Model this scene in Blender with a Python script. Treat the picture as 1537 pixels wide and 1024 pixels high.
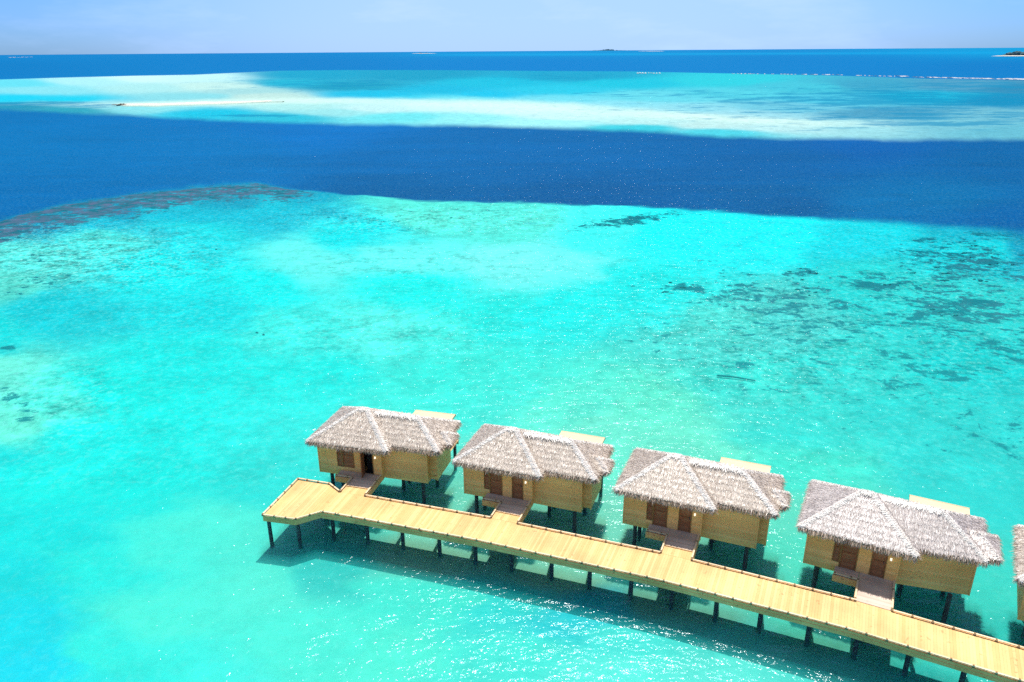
import bpy, math, random
import numpy as np
from mathutils import Matrix, Vector

# ------------------------------------------------------------------ scene, camera, sky, sun, exposure
for o in list(bpy.data.objects):
    bpy.data.objects.remove(o, do_unlink=True)
scene = bpy.context.scene
COL = scene.collection
R = math.radians

WATER = 0.0                     # water surface
DECK = 2.1                      # walkway boards above the water
CAM_H = 30.1
F_PX, CX, CY = 1139.0, 768.5, 512.0
PITCH = math.atan((CY - 75.5) / F_PX)
ROLL = math.atan2(11.0, 1537.0)

cam_d = bpy.data.cameras.new("camera")
cam = bpy.data.objects.new("camera", cam_d)
COL.objects.link(cam)
cam_d.sensor_width = 36.0
cam_d.lens = F_PX / 1537.0 * 36.0
cam_d.clip_start = 0.5
cam_d.clip_end = 120000.0
cam.matrix_world = Matrix.Translation((0, 0, CAM_H)) @ Matrix.Rotation(math.pi / 2 - PITCH, 4, 'X') @ Matrix.Rotation(-ROLL, 4, 'Z')
scene.camera = cam

SUN_EL, SUN_AZ = 64.5, 14.0      # degrees; azimuth from +Y towards +X
world = bpy.data.worlds.new("World")
scene.world = world
world.use_nodes = True
wn, wl = world.node_tree.nodes, world.node_tree.links
wn.clear()
w_out = wn.new("ShaderNodeOutputWorld")
w_bg = wn.new("ShaderNodeBackground")
w_sky = wn.new("ShaderNodeTexSky")
w_sky.sky_type = 'NISHITA'
w_sky.sun_disc = False
w_sky.sun_elevation = R(SUN_EL)
w_sky.sun_rotation = R(SUN_AZ)
w_sky.altitude = 0.0
w_sky.air_density = 1.0
w_sky.dust_density = 0.3
w_sky.ozone_density = 3.0
w_bg.inputs['Strength'].default_value = 0.085
w_tint = wn.new("ShaderNodeMixRGB"); w_tint.blend_type = 'MULTIPLY'; w_tint.inputs[0].default_value = 1.0
w_sep = wn.new("ShaderNodeSeparateXYZ"); w_geo = wn.new("ShaderNodeTexCoord"); wl.new(w_geo.outputs['Generated'], w_sep.inputs[0])
w_el = wn.new("ShaderNodeMapRange"); w_el.inputs[1].default_value = 0.2; w_el.inputs[2].default_value = 0.62; wl.new(w_sep.outputs['Z'], w_el.inputs[0])
w_grad = wn.new("ShaderNodeMixRGB"); w_grad.inputs[1].default_value = (0.36, 0.67, 1.42, 1); w_grad.inputs[2].default_value = (3.0, 2.1, 1.35, 1)
wl.new(w_el.outputs[0], w_grad.inputs[0]); wl.new(w_grad.outputs[0], w_tint.inputs[2])
# thin high cloud, broken by noise
w_tc = wn.new("ShaderNodeTexCoord")
w_map = wn.new("ShaderNodeMapping"); w_map.inputs['Scale'].default_value = (2.0, 2.0, 9.0)
w_noise = wn.new("ShaderNodeTexNoise"); w_noise.inputs['Scale'].default_value = 2.2
w_noise.inputs['Detail'].default_value = 6.0; w_noise.inputs['Roughness'].default_value = 0.6
w_ramp = wn.new("ShaderNodeValToRGB")
w_ramp.color_ramp.elements[0].position = 0.50; w_ramp.color_ramp.elements[0].color = (0, 0, 0, 1)
w_ramp.color_ramp.elements[1].position = 0.85; w_ramp.color_ramp.elements[1].color = (0.6, 0.6, 0.6, 1)
w_cl = wn.new("ShaderNodeMixRGB"); w_cl.inputs[2].default_value = (4.6, 6.6, 10.5, 1)
wl.new(w_tc.outputs['Generated'], w_map.inputs[0]); wl.new(w_map.outputs[0], w_noise.inputs['Vector'])
w_dot = wn.new("ShaderNodeVectorMath"); w_dot.operation = 'DOT_PRODUCT'; w_dot.inputs[1].default_value = (0.02, 1.0, 0.0)
wl.new(w_tc.outputs['Generated'], w_dot.inputs[0])
w_glow = wn.new("ShaderNodeMapRange"); w_glow.interpolation_type = 'SMOOTHSTEP'; w_glow.inputs[1].default_value = 0.84; w_glow.inputs[2].default_value = 1.0; w_glow.inputs[4].default_value = 0.72
wl.new(w_dot.outputs['Value'], w_glow.inputs[0])
w_sum = wn.new("ShaderNodeMath"); w_sum.operation = 'ADD'; w_sum.use_clamp = True
wl.new(w_noise.outputs['Fac'], w_ramp.inputs[0]); wl.new(w_ramp.outputs[0], w_sum.inputs[0]); wl.new(w_glow.outputs[0], w_sum.inputs[1]); wl.new(w_sum.outputs[0], w_cl.inputs[0])
wl.new(w_sky.outputs[0], w_tint.inputs[1]); wl.new(w_tint.outputs[0], w_cl.inputs[1])
wl.new(w_cl.outputs[0], w_bg.inputs['Color']); wl.new(w_bg.outputs[0], w_out.inputs['Surface'])

sun_d = bpy.data.lights.new("sun", 'SUN')
sun_d.energy = 4.6
sun_d.angle = R(1.2)
sun_d.color = (1.0, 0.96, 0.90)
sun = bpy.data.objects.new("sun", sun_d)
COL.objects.link(sun)
sdir = Vector((math.sin(R(SUN_AZ)) * math.cos(R(SUN_EL)), math.cos(R(SUN_AZ)) * math.cos(R(SUN_EL)), math.sin(R(SUN_EL))))
sun.rotation_euler = sdir.to_track_quat('Z', 'Y').to_euler()
sun.location = (0, 0, 80)

vs = scene.view_settings
vs.view_transform = 'Standard'; vs.look = 'None'; vs.gamma = 1.0; vs.use_curve_mapping = False
vs.exposure = 0.45
cy = scene.cycles
cy.max_bounces = 6; cy.diffuse_bounces = 3; cy.glossy_bounces = 2; cy.transparent_max_bounces = 16
cy.sample_clamp_indirect = 4.0; cy.sample_clamp_direct = 7.0
cy.use_denoising = False
cy.caustics_reflective = False; cy.caustics_refractive = False

# ------------------------------------------------------------------ helpers
def ray(x, y):
    u = (x - CX) / F_PX; v = (CY - y) / F_PX
    c, s = math.cos(ROLL), math.sin(ROLL)
    u2 = c * u + s * v; v2 = -s * u + c * v
    return np.array([u2, math.cos(PITCH) + v2 * math.sin(PITCH), -math.sin(PITCH) + v2 * math.cos(PITCH)])

def at(x, y, z):
    """point of the place at height z seen at that spot of the photograph"""
    d = ray(x, y); t = (z - CAM_H) / d[2]
    return d[:2] * t

def chart(X, Y, z):
    Z = z - CAM_H
    fw = np.maximum(Y * math.cos(PITCH) - Z * math.sin(PITCH), 0.05)
    up = Y * math.sin(PITCH) + Z * math.cos(PITCH)
    u2 = X / fw; v2 = up / fw
    c, s = math.cos(ROLL), math.sin(ROLL)
    return CX + (c * u2 - s * v2) * F_PX, CY - (s * u2 + c * v2) * F_PX

def srgb(r, g, b):
    f = lambda c: (c / 255 / 12.92) if c / 255 <= 0.04045 else ((c / 255 + 0.055) / 1.055) ** 2.4
    return (f(r), f(g), f(b))

def tag(o, label=None, cat=None, group=None, kind=None):
    if label: o['label'] = label
    if cat: o['category'] = cat
    if group: o['group'] = group
    if kind: o['kind'] = kind
    return o

def link(name, me, mat=None, parent=None):
    o = bpy.data.objects.new(name, me)
    COL.objects.link(o)
    if mat is not None and me is not None:
        for m in (mat if isinstance(mat, (list, tuple)) else [mat]):
            me.materials.append(m)
    if parent is not None: o.parent = parent
    return o

def empty(name, loc, rz=0.0):
    o = bpy.data.objects.new(name, None)
    COL.objects.link(o); o.location = loc; o.rotation_euler = (0, 0, rz)
    o.empty_display_size = 0.5
    return o

class MB:
    """collects shapes of one mesh"""
    def __init__(s): s.v = []; s.f = []
    def poly_prism(s, pts, z0, z1):
        a = sum(pts[i][0] * pts[(i + 1) % len(pts)][1] - pts[(i + 1) % len(pts)][0] * pts[i][1] for i in range(len(pts)))
        if a < 0: pts = pts[::-1]
        n = len(pts); b = len(s.v)
        s.v += [(p[0], p[1], z0) for p in pts] + [(p[0], p[1], z1) for p in pts]
        s.f.append(tuple(range(b + n - 1, b - 1, -1))); s.f.append(tuple(range(b + n, b + 2 * n)))
        for i in range(n):
            j = (i + 1) % n; s.f.append((b + i, b + j, b + n + j, b + n + i))
    def box(s, x0, x1, y0, y1, z0, z1):
        s.poly_prism([(x0, y0), (x1, y0), (x1, y1), (x0, y1)], z0, z1)
    def bar(s, p, q, w, z0, z1, ext=0.0):
        p = np.array(p[:2], float); q = np.array(q[:2], float)
        d = (q - p); L = np.linalg.norm(d); d = d / max(L, 1e-6); n = np.array([-d[1], d[0]]) * w / 2
        p = p - d * ext; q = q + d * ext
        s.poly_prism([tuple(p + n), tuple(p - n), tuple(q - n), tuple(q + n)], z0, z1)
    def cyl(s, x, y, r, z0, z1, n=10, r1=None):
        r1 = r if r1 is None else r1
        b = len(s.v)
        s.v += [(x + r * math.cos(2 * math.pi * i / n), y + r * math.sin(2 * math.pi * i / n), z0) for i in range(n)]
        s.v += [(x + r1 * math.cos(2 * math.pi * i / n), y + r1 * math.sin(2 * math.pi * i / n), z1) for i in range(n)]
        s.f.append(tuple(range(b + n - 1, b - 1, -1))); s.f.append(tuple(range(b + n, b + 2 * n)))
        for i in range(n):
            j = (i + 1) % n; s.f.append((b + i, b + j, b + n + j, b + n + i))
    def quads(s, q):
        """q: array (n,4,3)"""
        b = len(s.v); s.v += [tuple(p) for p in q.reshape(-1, 3)]
        s.f += [(b + 4 * i, b + 4 * i + 1, b + 4 * i + 2, b + 4 * i + 3) for i in range(len(q))]
    def face(s, pts):
        b = len(s.v); s.v += [tuple(p) for p in pts]; s.f.append(tuple(range(b, b + len(pts))))
    def build(s, name, mat, parent=None, bevel=0.0):
        me = bpy.data.meshes.new(name)
        me.from_pydata(s.v, [], s.f); me.update()
        o = link(name, me, mat, parent)
        if bevel:
            m = o.modifiers.new("bevel", 'BEVEL'); m.width = bevel; m.segments = 2; m.limit_method = 'ANGLE'
        return o

def mesh_quads(name, q, mat, parent=None):
    n = len(q); me = bpy.data.meshes.new(name)
    me.vertices.add(4 * n); me.vertices.foreach_set('co', q.reshape(-1).astype(np.float32))
    me.loops.add(4 * n); me.loops.foreach_set('vertex_index', np.arange(4 * n, dtype=np.int32))
    me.polygons.add(n); me.polygons.foreach_set('loop_start', np.arange(0, 4 * n, 4, dtype=np.int32))
    me.update(calc_edges=True)
    return link(name, me, mat, parent)

# ------------------------------------------------------------------ materials
def mat_new(name):
    m = bpy.data.materials.new(name); m.use_nodes = True
    nt = m.node_tree; nt.nodes.clear()
    out = nt.nodes.new("ShaderNodeOutputMaterial")
    return m, nt, nt.nodes, nt.links, out

def wood_mat(name, c0, c1, rough=0.6, knots=0.35, scale=1.0, grain=(6, 6, 1.5), spec=0.3, knot_col=None, blotch=0.15):
    m, nt, N, L, out = mat_new(name)
    p = N.new("ShaderNodeBsdfPrincipled"); L.new(p.outputs[0], out.inputs[0])
    p.inputs['Roughness'].default_value = rough; p.inputs['Specular IOR Level'].default_value = spec
    geo = N.new("ShaderNodeNewGeometry"); tc = N.new("ShaderNodeTexCoord")
    mp = N.new("ShaderNodeMapping"); mp.inputs['Scale'].default_value = grain
    L.new(tc.outputs['Object'], mp.inputs[0])
    n1 = N.new("ShaderNodeTexNoise"); n1.inputs['Scale'].default_value = scale; n1.inputs['Detail'].default_value = 5; n1.inputs['Roughness'].default_value = 0.65
    L.new(mp.outputs[0], n1.inputs['Vector'])
    add = N.new("ShaderNodeMath"); add.operation = 'ADD'
    mul = N.new("ShaderNodeMath"); mul.operation = 'MULTIPLY'; mul.inputs[1].default_value = 0.75
    L.new(geo.outputs['Random Per Island'], mul.inputs[0])
    m2 = N.new("ShaderNodeMath"); m2.operation = 'MULTIPLY'; m2.inputs[1].default_value = 0.5
    L.new(n1.outputs['Fac'], m2.inputs[0]); L.new(mul.outputs[0], add.inputs[0]); L.new(m2.outputs[0], add.inputs[1])
    ramp = N.new("ShaderNodeValToRGB")
    ramp.color_ramp.elements[0].position = 0.1; ramp.color_ramp.elements[0].color = (*c0, 1)
    ramp.color_ramp.elements[1].position = 1.0; ramp.color_ramp.elements[1].color = (*c1, 1)
    L.new(add.outputs[0], ramp.inputs[0])
    # knots: sparse dark spots
    vo = N.new("ShaderNodeTexNoise"); vo.inputs['Scale'].default_value = 3.2; vo.inputs['Detail'].default_value = 2
    mpk = N.new("ShaderNodeMapping"); mpk.inputs['Scale'].default_value = (1.0, 1.0, 2.0)
    L.new(tc.outputs['Object'], mpk.inputs[0]); L.new(mpk.outputs[0], vo.inputs['Vector'])
    kr = N.new("ShaderNodeValToRGB"); kr.color_ramp.elements[0].position = 0.66; kr.color_ramp.elements[1].position = 0.74
    kr.color_ramp.elements[0].color = (0, 0, 0, 1); kr.color_ramp.elements[1].color = (knots, knots, knots, 1)
    L.new(vo.outputs['Fac'], kr.inputs[0])
    mx = N.new("ShaderNodeMixRGB"); L.new(kr.outputs[0], mx.inputs[0]); L.new(ramp.outputs[0], mx.inputs[1])
    mx.inputs[2].default_value = (*(knot_col or tuple(0.45 * c for c in c0)), 1)
    # large soft weathering patches
    nb = N.new("ShaderNodeTexNoise"); nb.inputs['Scale'].default_value = 0.45; nb.inputs['Detail'].default_value = 3
    L.new(tc.outputs['Object'], nb.inputs['Vector'])
    hr = N.new("ShaderNodeMapRange"); hr.inputs[1].default_value = 0.3; hr.inputs[2].default_value = 0.7
    hr.inputs[3].default_value = 1 - blotch; hr.inputs[4].default_value = 1 + blotch
    L.new(nb.outputs['Fac'], hr.inputs[0])
    mm = N.new("ShaderNodeVectorMath"); mm.operation = 'SCALE'
    L.new(mx.outputs[0], mm.inputs[0]); L.new(hr.outputs[0], mm.inputs['Scale']); L.new(mm.outputs[0], p.inputs['Base Color'])
    b = N.new("ShaderNodeBump"); b.inputs['Strength'].default_value = 0.25; b.inputs['Distance'].default_value = 0.01
    L.new(n1.outputs['Fac'], b.inputs['Height']); L.new(b.outputs[0], p.inputs['Normal'])
    return m

def thatch_mat(name, stops, rough=0.36, spec=1.0, patch=0.25):
    m, nt, N, L, out = mat_new(name)
    p = N.new("ShaderNodeBsdfPrincipled"); L.new(p.outputs[0], out.inputs[0])
    p.inputs['Roughness'].default_value = rough; p.inputs['Specular IOR Level'].default_value = spec
    geo = N.new("ShaderNodeNewGeometry"); tc = N.new("ShaderNodeTexCoord")
    ramp = N.new("ShaderNodeValToRGB")
    els = ramp.color_ramp.elements
    els[0].position = stops[0][0]; els[0].color = (*stops[0][1], 1)
    els[1].position = stops[-1][0]; els[1].color = (*stops[-1][1], 1)
    for pos, c in stops[1:-1]:
        e = els.new(pos); e.color = (*c, 1)
    L.new(geo.outputs['Random Per Island'], ramp.inputs[0])
    nb = N.new("ShaderNodeTexNoise"); nb.inputs['Scale'].default_value = 0.9; nb.inputs['Detail'].default_value = 4
    oi = N.new("ShaderNodeObjectInfo"); av = N.new("ShaderNodeVectorMath"); av.operation = 'ADD'
    sc = N.new("ShaderNodeMath"); sc.operation = 'MULTIPLY'; sc.inputs[1].default_value = 40.0
    L.new(oi.outputs['Random'], sc.inputs[0]); L.new(tc.outputs['Object'], av.inputs[0]); L.new(sc.outputs[0], av.inputs[1])
    L.new(av.outputs[0], nb.inputs['Vector'])
    hr = N.new("ShaderNodeMapRange"); hr.inputs[1].default_value = 0.3; hr.inputs[2].default_value = 0.7
    hr.inputs[3].default_value = 1 - patch; hr.inputs[4].default_value = 1 + patch
    L.new(nb.outputs['Fac'], hr.inputs[0])
    mm = N.new("ShaderNodeVectorMath"); mm.operation = 'SCALE'
    L.new(ramp.outputs[0], mm.inputs[0]); L.new(hr.outputs[0], mm.inputs['Scale']); L.new(mm.outputs[0], p.inputs['Base Color'])
    return m

def plain_mat(name, c, rough=0.7, var=0.25, scale=3.0, spec=0.3, emit=None):
    m, nt, N, L, out = mat_new(name)
    p = N.new("ShaderNodeBsdfPrincipled"); L.new(p.outputs[0], out.inputs[0])
    p.inputs['Roughness'].default_value = rough; p.inputs['Specular IOR Level'].default_value = spec
    tc = N.new("ShaderNodeTexCoord"); n = N.new("ShaderNodeTexNoise"); n.inputs['Scale'].default_value = scale; n.inputs['Detail'].default_value = 4
    L.new(tc.outputs['Object'], n.inputs['Vector'])
    r = N.new("ShaderNodeValToRGB"); r.color_ramp.elements[0].position = 0.3; r.color_ramp.elements[1].position = 0.7
    r.color_ramp.elements[0].color = (*[x * (1 - var) for x in c], 1); r.color_ramp.elements[1].color = (*[min(1, x * (1 + var)) for x in c], 1)
    L.new(n.outputs['Fac'], r.inputs[0]); L.new(r.outputs[0], p.inputs['Base Color'])
    if emit:
        p.inputs['Emission Color'].default_value = (*emit[:3], 1); p.inputs['Emission Strength'].default_value = emit[3]
    return m

M = {}
M['deck'] = wood_mat('deck_wood', (0.55, 0.335, 0.115), (0.70, 0.465, 0.20), knots=0.5, knot_col=(0.30, 0.16, 0.05), grain=(3, 3, 3), scale=2.0, blotch=0.13)
M['fascia'] = wood_mat('fascia_wood', (0.72, 0.37, 0.13), (0.84, 0.46, 0.18), knots=0.8, knot_col=(0.10, 0.055, 0.02), grain=(1.5, 1.5, 9), scale=1.6)
M['wall'] = wood_mat('wall_wood', (0.80, 0.42, 0.11), (0.93, 0.55, 0.18), knots=0.65, knot_col=(0.22, 0.12, 0.035), grain=(1.2, 1.2, 12), scale=1.6, blotch=0.12)
M['porch'] = wood_mat('porch_wood', (0.46, 0.34, 0.26), (0.60, 0.47, 0.38), knots=0.2, grain=(1.5, 8, 8), scale=1.4)
M['pale'] = wood_mat('pale_wood', (0.62, 0.45, 0.26), (0.72, 0.58, 0.38), knots=0.2, grain=(1, 8, 8))
M['block'] = wood_mat('block_wood', (0.16, 0.10, 0.035), (0.24, 0.15, 0.06), knots=0.3)
M['door'] = wood_mat('door_wood', (0.20, 0.075, 0.028), (0.32, 0.13, 0.05), rough=0.4, knots=0.2, grain=(1.2, 1.2, 10))
M['frame'] = wood_mat('frame_wood', (0.22, 0.11, 0.03), (0.30, 0.16, 0.05), knots=0.1)
M['pile'] = plain_mat('pile_concrete', (0.055, 0.065, 0.07), 0.6, 0.35, 4.0)
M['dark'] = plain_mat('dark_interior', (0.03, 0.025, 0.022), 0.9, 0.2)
M['lamp'] = plain_mat('lamp_glass', (0.8, 0.78, 0.7), 0.3, 0.05, emit=(1.0, 0.9, 0.7, 0.7))
M['thatch'] = thatch_mat('thatch', [(0.0, (0.26, 0.195, 0.145)), (0.25, (0.43, 0.34, 0.265)), (0.65, (0.61, 0.51, 0.41)), (1.0, (0.82, 0.74, 0.66))], patch=.12)
M['thatch_grey'] = thatch_mat('thatch_grey', [(0.0, (0.25, 0.20, 0.18)), (0.25, (0.42, 0.355, 0.325)), (0.65, (0.60, 0.53, 0.49)), (1.0, (0.82, 0.76, 0.72))], patch=.13)
M['thatch_core'] = thatch_mat('thatch_core', [(0.0, (0.46, 0.37, 0.31)), (1.0, (0.48, 0.38, 0.32))], rough=0.8, spec=0.2)
M['fringe'] = thatch_mat('thatch_fringe', [(0.0, (0.20, 0.12, 0.07)), (0.5, (0.42, 0.29, 0.19)), (1.0, (0.75, 0.60, 0.47))])
M['ridge'] = thatch_mat('thatch_ridge', [(0.0, (0.72, 0.64, 0.56)), (1.0, (0.95, 0.89, 0.82))], rough=0.4, patch=0.12)

# ------------------------------------------------------------------ the sea floor (colour zones are those of the lagoon floor)
def value_noise(x, y, seed=0):
    xi = np.floor(x).astype(np.int64); yi = np.floor(y).astype(np.int64)
    fx = x - xi; fy = y - yi; fx = fx * fx * (3 - 2 * fx); fy = fy * fy * (3 - 2 * fy)
    def h(a, b):
        n = (a * 374761393 + b * 668265263 + seed * 1442695041) & 0xFFFFFFFF
        n = ((n ^ (n >> 13)) * 1274126177) & 0xFFFFFFFF
        return ((n ^ (n >> 16)) & 0xFFFF) / 65535.0
    return (h(xi, yi) * (1 - fx) + h(xi + 1, yi) * fx) * (1 - fy) + (h(xi, yi + 1) * (1 - fx) + h(xi + 1, yi + 1) * fx) * fy

def fbm(x, y, seed=0, o=4):
    t = 0; a = 0.5; s = 0
    for k in range(o):
        t = t + a * value_noise(x * 2 ** k, y * 2 ** k, seed + k * 17); s += a; a *= 0.55
    return t / s

def sstep(a, b, x):
    t = np.clip((x - a) / (b - a), 0, 1); return t * t * (3 - 2 * t)

def idw(px, py, pts, sx, sy, power=3.0, soft=250.0):
    P = np.array([(p[0] * sx, p[1] * sy) for p in pts]); Cc = np.array([srgb(*p[2]) for p in pts])
    acc = np.zeros((len(px), 3)); ws = np.zeros(len(px))
    for i in range(len(P)):
        d2 = (px * sx - P[i, 0]) ** 2 + (py * sy - P[i, 1]) ** 2 + soft
        w = d2 ** (-power / 2); acc += w[:, None] * Cc[i]; ws += w
    return acc / ws[:, None]

def blob(px, py, cx, cy_, rx, ry, ang=0.0, soft=1.0):
    c, s = math.cos(R(ang)), math.sin(R(ang))
    dx, dy = px - cx, py - cy_
    u = (dx * c + dy * s) / rx; v = (-dx * s + dy * c) / ry
    return np.exp(-(u * u + v * v) * soft)

def lagoon(px, py, X, Y):
    n1 = fbm(px / 90, py / 22, 3); n2 = fbm(px / 26, py / 7, 9); n3 = fbm(px / 260, py / 60, 21)
    wx = px + (n3 - .5) * 150 + (n1 - .5) * 60
    wy = py + (n1 - .5) * 22 + (n2 - .5) * 6
    near = [(-200, 370, (0, 130, 170)), (0, 336, (0, 140, 178)), (60, 326, (0, 145, 180)), (120, 314, (0, 150, 185)), (200, 303, (0, 150, 185)), (290, 292, (0, 155, 188)), (370, 286, (0, 160, 190)), (440, 291, (0, 165, 195)), (0, 352, (0, 180, 205)), (150, 332, (0, 185, 208)), (300, 315, (0, 190, 212)), (420, 308, (0, 195, 215)), (1440, 350, (0, 185, 205)), (1537, 362, (0, 160, 190)), (-300, 420, (60, 225, 215)), (50, 385, (85, 222, 212)), (150, 365, (70, 222, 215)), (300, 360, (20, 220, 225)), (30, 430, (90, 215, 200)),
            (250, 410, (0, 236, 236)), (100, 470, (0, 205, 215)), (0, 500, (0, 225, 225)), (300, 470, (0, 225, 228)), (400, 430, (0, 245, 240)),
            (480, 395, (110, 250, 240)), (620, 395, (110, 255, 246)), (760, 402, (130, 255, 248)), (840, 398, (120, 255, 250)), (560, 350, (0, 232, 235)), (620, 322, (90, 235, 215)), (740, 330, (90, 238, 220)),
            (880, 360, (60, 250, 245)), (1000, 350, (0, 248, 250)), (1150, 345, (0, 245, 248)), (1300, 355, (0, 218, 228)), (1450, 370, (0, 215, 222)),
            (950, 430, (0, 240, 235)), (850, 460, (0, 245, 238)), (620, 430, (0, 248, 238)), (560, 500, (100, 252, 235)), (660, 510, (80, 250, 232)), (420, 500, (70, 245, 232)),
            (300, 540, (0, 240, 232)), (200, 590, (0, 245, 232)), (25, 560, (130, 245, 218)), (20, 640, (125, 242, 210)), (90, 600, (90, 245, 222)), (150, 660, (0, 242, 232)), (10, 700, (0, 235, 230)),
            (330, 620, (0, 246, 235)), (450, 570, (0, 244, 232)), (740, 470, (20, 240, 228)), (760, 560, (70, 246, 225)), (650, 580, (60, 245, 225)), (880, 610, (105, 246, 214)), (980, 610, (110, 238, 200)),
            (1020, 665, (125, 240, 202)), (930, 640, (130, 245, 210)), (1050, 500, (85, 218, 205)), (1180, 480, (80, 205, 198)), (1120, 590, (60, 222, 205)), (1250, 560, (50, 216, 205)), (1210, 640, (30, 222, 208)),
            (1350, 620, (0, 212, 204)), (1460, 560, (0, 208, 205)), (1520, 480, (40, 205, 200)), (1420, 450, (40, 210, 205)), (1330, 430, (30, 212, 208)), (1500, 660, (0, 212, 205)), (1400, 700, (0, 216, 208)),
            (1530, 720, (0, 214, 206)), (1700, 500, (20, 205, 205)), (1700, 700, (0, 205, 200)), (1190, 700, (60, 228, 200)), (1190, 780, (110, 225, 190)),
            (60, 720, (10, 245, 232)), (200, 720, (0, 238, 226)), (380, 720, (0, 228, 218)), (80, 790, (0, 232, 226)), (40, 860, (0, 222, 224)), (0, 940, (0, 222, 236)), (60, 1000, (0, 222, 245)), (-300, 900, (0, 215, 235)),
            (130, 850, (40, 240, 225)), (220, 830, (85, 246, 222)), (320, 800, (90, 244, 218)), (250, 920, (95, 250, 222)), (400, 880, (95, 244, 216)), (150, 980, (60, 245, 228)), (300, 1010, (70, 248, 230)),
            (480, 960, (85, 250, 222)), (600, 980, (90, 250, 218)), (620, 900, (70, 240, 215)), (740, 900, (30, 222, 215)), (850, 905, (0, 205, 218)), (880, 930, (0, 208, 220)), (800, 980, (70, 238, 218)),
            (940, 960, (80, 240, 228)), (950, 1010, (105, 250, 232)), (1080, 960, (90, 236, 222)), (1100, 1010, (110, 245, 228)), (1250, 1000, (90, 234, 218)), (1400, 1010, (40, 215, 205)),
            (700, 775, (130, 215, 180)), (560, 760, (90, 215, 195)), (660, 830, (150, 215, 180)), (900, 790, (140, 224, 190)), (830, 865, (150, 218, 182)), (1000, 900, (130, 205, 175)), (1060, 910, (120, 208, 180)), (1180, 930, (80, 210, 180)),
            (1250, 950, (95, 200, 170)), (1400, 990, (60, 205, 180)), (1180, 830, (90, 228, 195)), (1500, 880, (50, 215, 195)), (1520, 960, (30, 200, 185)), (500, 860, (40, 205, 195)), (800, 1300, (80, 235, 220)), (1700, 950, (0, 205, 195))]
    C_near = idw(wx, wy, near, 1.0, 2.0, 5.0, 200.0)
    lift = sstep(540, 640, py)[:, None]
    C_near = C_near * (1 + .06 * lift) + np.array([.035, .0, .0]) * lift * sstep(250, 420, px)[:, None]
    # shallow reef flat beyond the channel
    far = [(-300, 150, (30, 215, 228)), (30, 125, (110, 228, 232)), (120, 122, (190, 245, 238)), (220, 117, (225, 255, 245)), (280, 116, (215, 252, 240)), (60, 136, (150, 232, 230)), (20, 148, (0, 215, 235)), (100, 150, (0, 215, 232)),
           (220, 132, (190, 240, 228)), (330, 130, (215, 245, 225)), (370, 137, (180, 225, 215)), (300, 145, (150, 225, 222)), (400, 145, (210, 235, 215)), (440, 125, (20, 185, 205)), (520, 130, (0, 160, 185)), (470, 112, (0, 165, 195)), (620, 112, (0, 160, 190)),
           (660, 135, (0, 190, 215)), (560, 142, (0, 195, 222)), (750, 125, (0, 195, 215)), (730, 142, (0, 200, 226)), (860, 115, (0, 165, 195)), (830, 135, (30, 205, 222)), (950, 125, (0, 200, 215)), (1080, 122, (40, 212, 215)),
           (980, 145, (110, 222, 225)), (1100, 140, (90, 215, 220)), (1200, 130, (70, 200, 210)), (1300, 128, (60, 165, 190)), (1450, 128, (90, 160, 185)), (1530, 132, (50, 135, 170)), (1400, 145, (0, 180, 205)), (1520, 150, (0, 140, 180)),
           (1250, 150, (80, 200, 215)), (1180, 160, (120, 205, 215)), (1330, 170, (80, 160, 185)), (1500, 172, (120, 190, 200)), (1430, 188, (130, 200, 205)), (1280, 190, (170, 225, 220)), (1520, 195, (110, 190, 200)), (1700, 160, (60, 150, 180)),
           (30, 160, (30, 150, 175)), (100, 165, (40, 165, 180)), (80, 155, (110, 190, 200)), (140, 157, (180, 232, 225)), (220, 163, (150, 230, 225)), (320, 170, (0, 200, 220)), (420, 176, (40, 195, 210)), (500, 168, (170, 235, 225)),
           (450, 160, (190, 240, 225)), (560, 163, (215, 248, 235)), (660, 160, (225, 255, 240)), (600, 176, (120, 235, 230)), (700, 178, (160, 245, 235)), (780, 165, (230, 255, 240)), (860, 175, (220, 252, 236)), (820, 184, (180, 250, 240)),
           (960, 182, (205, 245, 230)), (1060, 188, (210, 240, 225)), (1160, 192, (205, 240, 228)), (950, 192, (60, 210, 215)), (1080, 199, (80, 215, 220)), (900, 158, (150, 230, 232)), (1010, 165, (160, 228, 228)), (1100, 172, (170, 225, 225)),
           (700, 148, (110, 228, 230)), (600, 149, (60, 215, 228)), (820, 150, (120, 226, 230))]
    C_far = idw(px + (n1 - .5) * 36, py + (n2 - .5) * 2.2, far, 0.30, 3.2, 5.0, 60.0)
    C_far = C_far * np.array([1.0, .95, 1.07])
    # dry sand bank curving through the reef flat
    sb_x = np.array([-500, 170, 230, 330, 430, 520, 640, 760, 860, 960, 1060, 1160, 1230, 2000])
    sb_y = np.array([158, 157, 156.5, 154, 151.5, 151.5, 154, 157, 162, 170, 176, 182, 186, 186])
    sb_w = np.array([0, 1.5, 4.0, 5.0, 4.6, 4.8, 5.5, 7.0, 7.5, 7, 6, 5.5, 5.0, 0]) * 1.0
    yc = np.interp(px, sb_x, sb_y); wd = np.interp(px, sb_x, sb_w)
    k = np.exp(-np.abs((py - yc + (n2 - .5) * 2) / np.maximum(wd, .01)) ** 3) * sstep(.3, 3, wd) * np.clip(n1 + .55, 0, 1) * (1 - sstep(1180, 1420, px))
    C_far = C_far * (1 - .85 * k[:, None]) + np.array(srgb(240, 255, 243)) * .85 * k[:, None]
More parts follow.
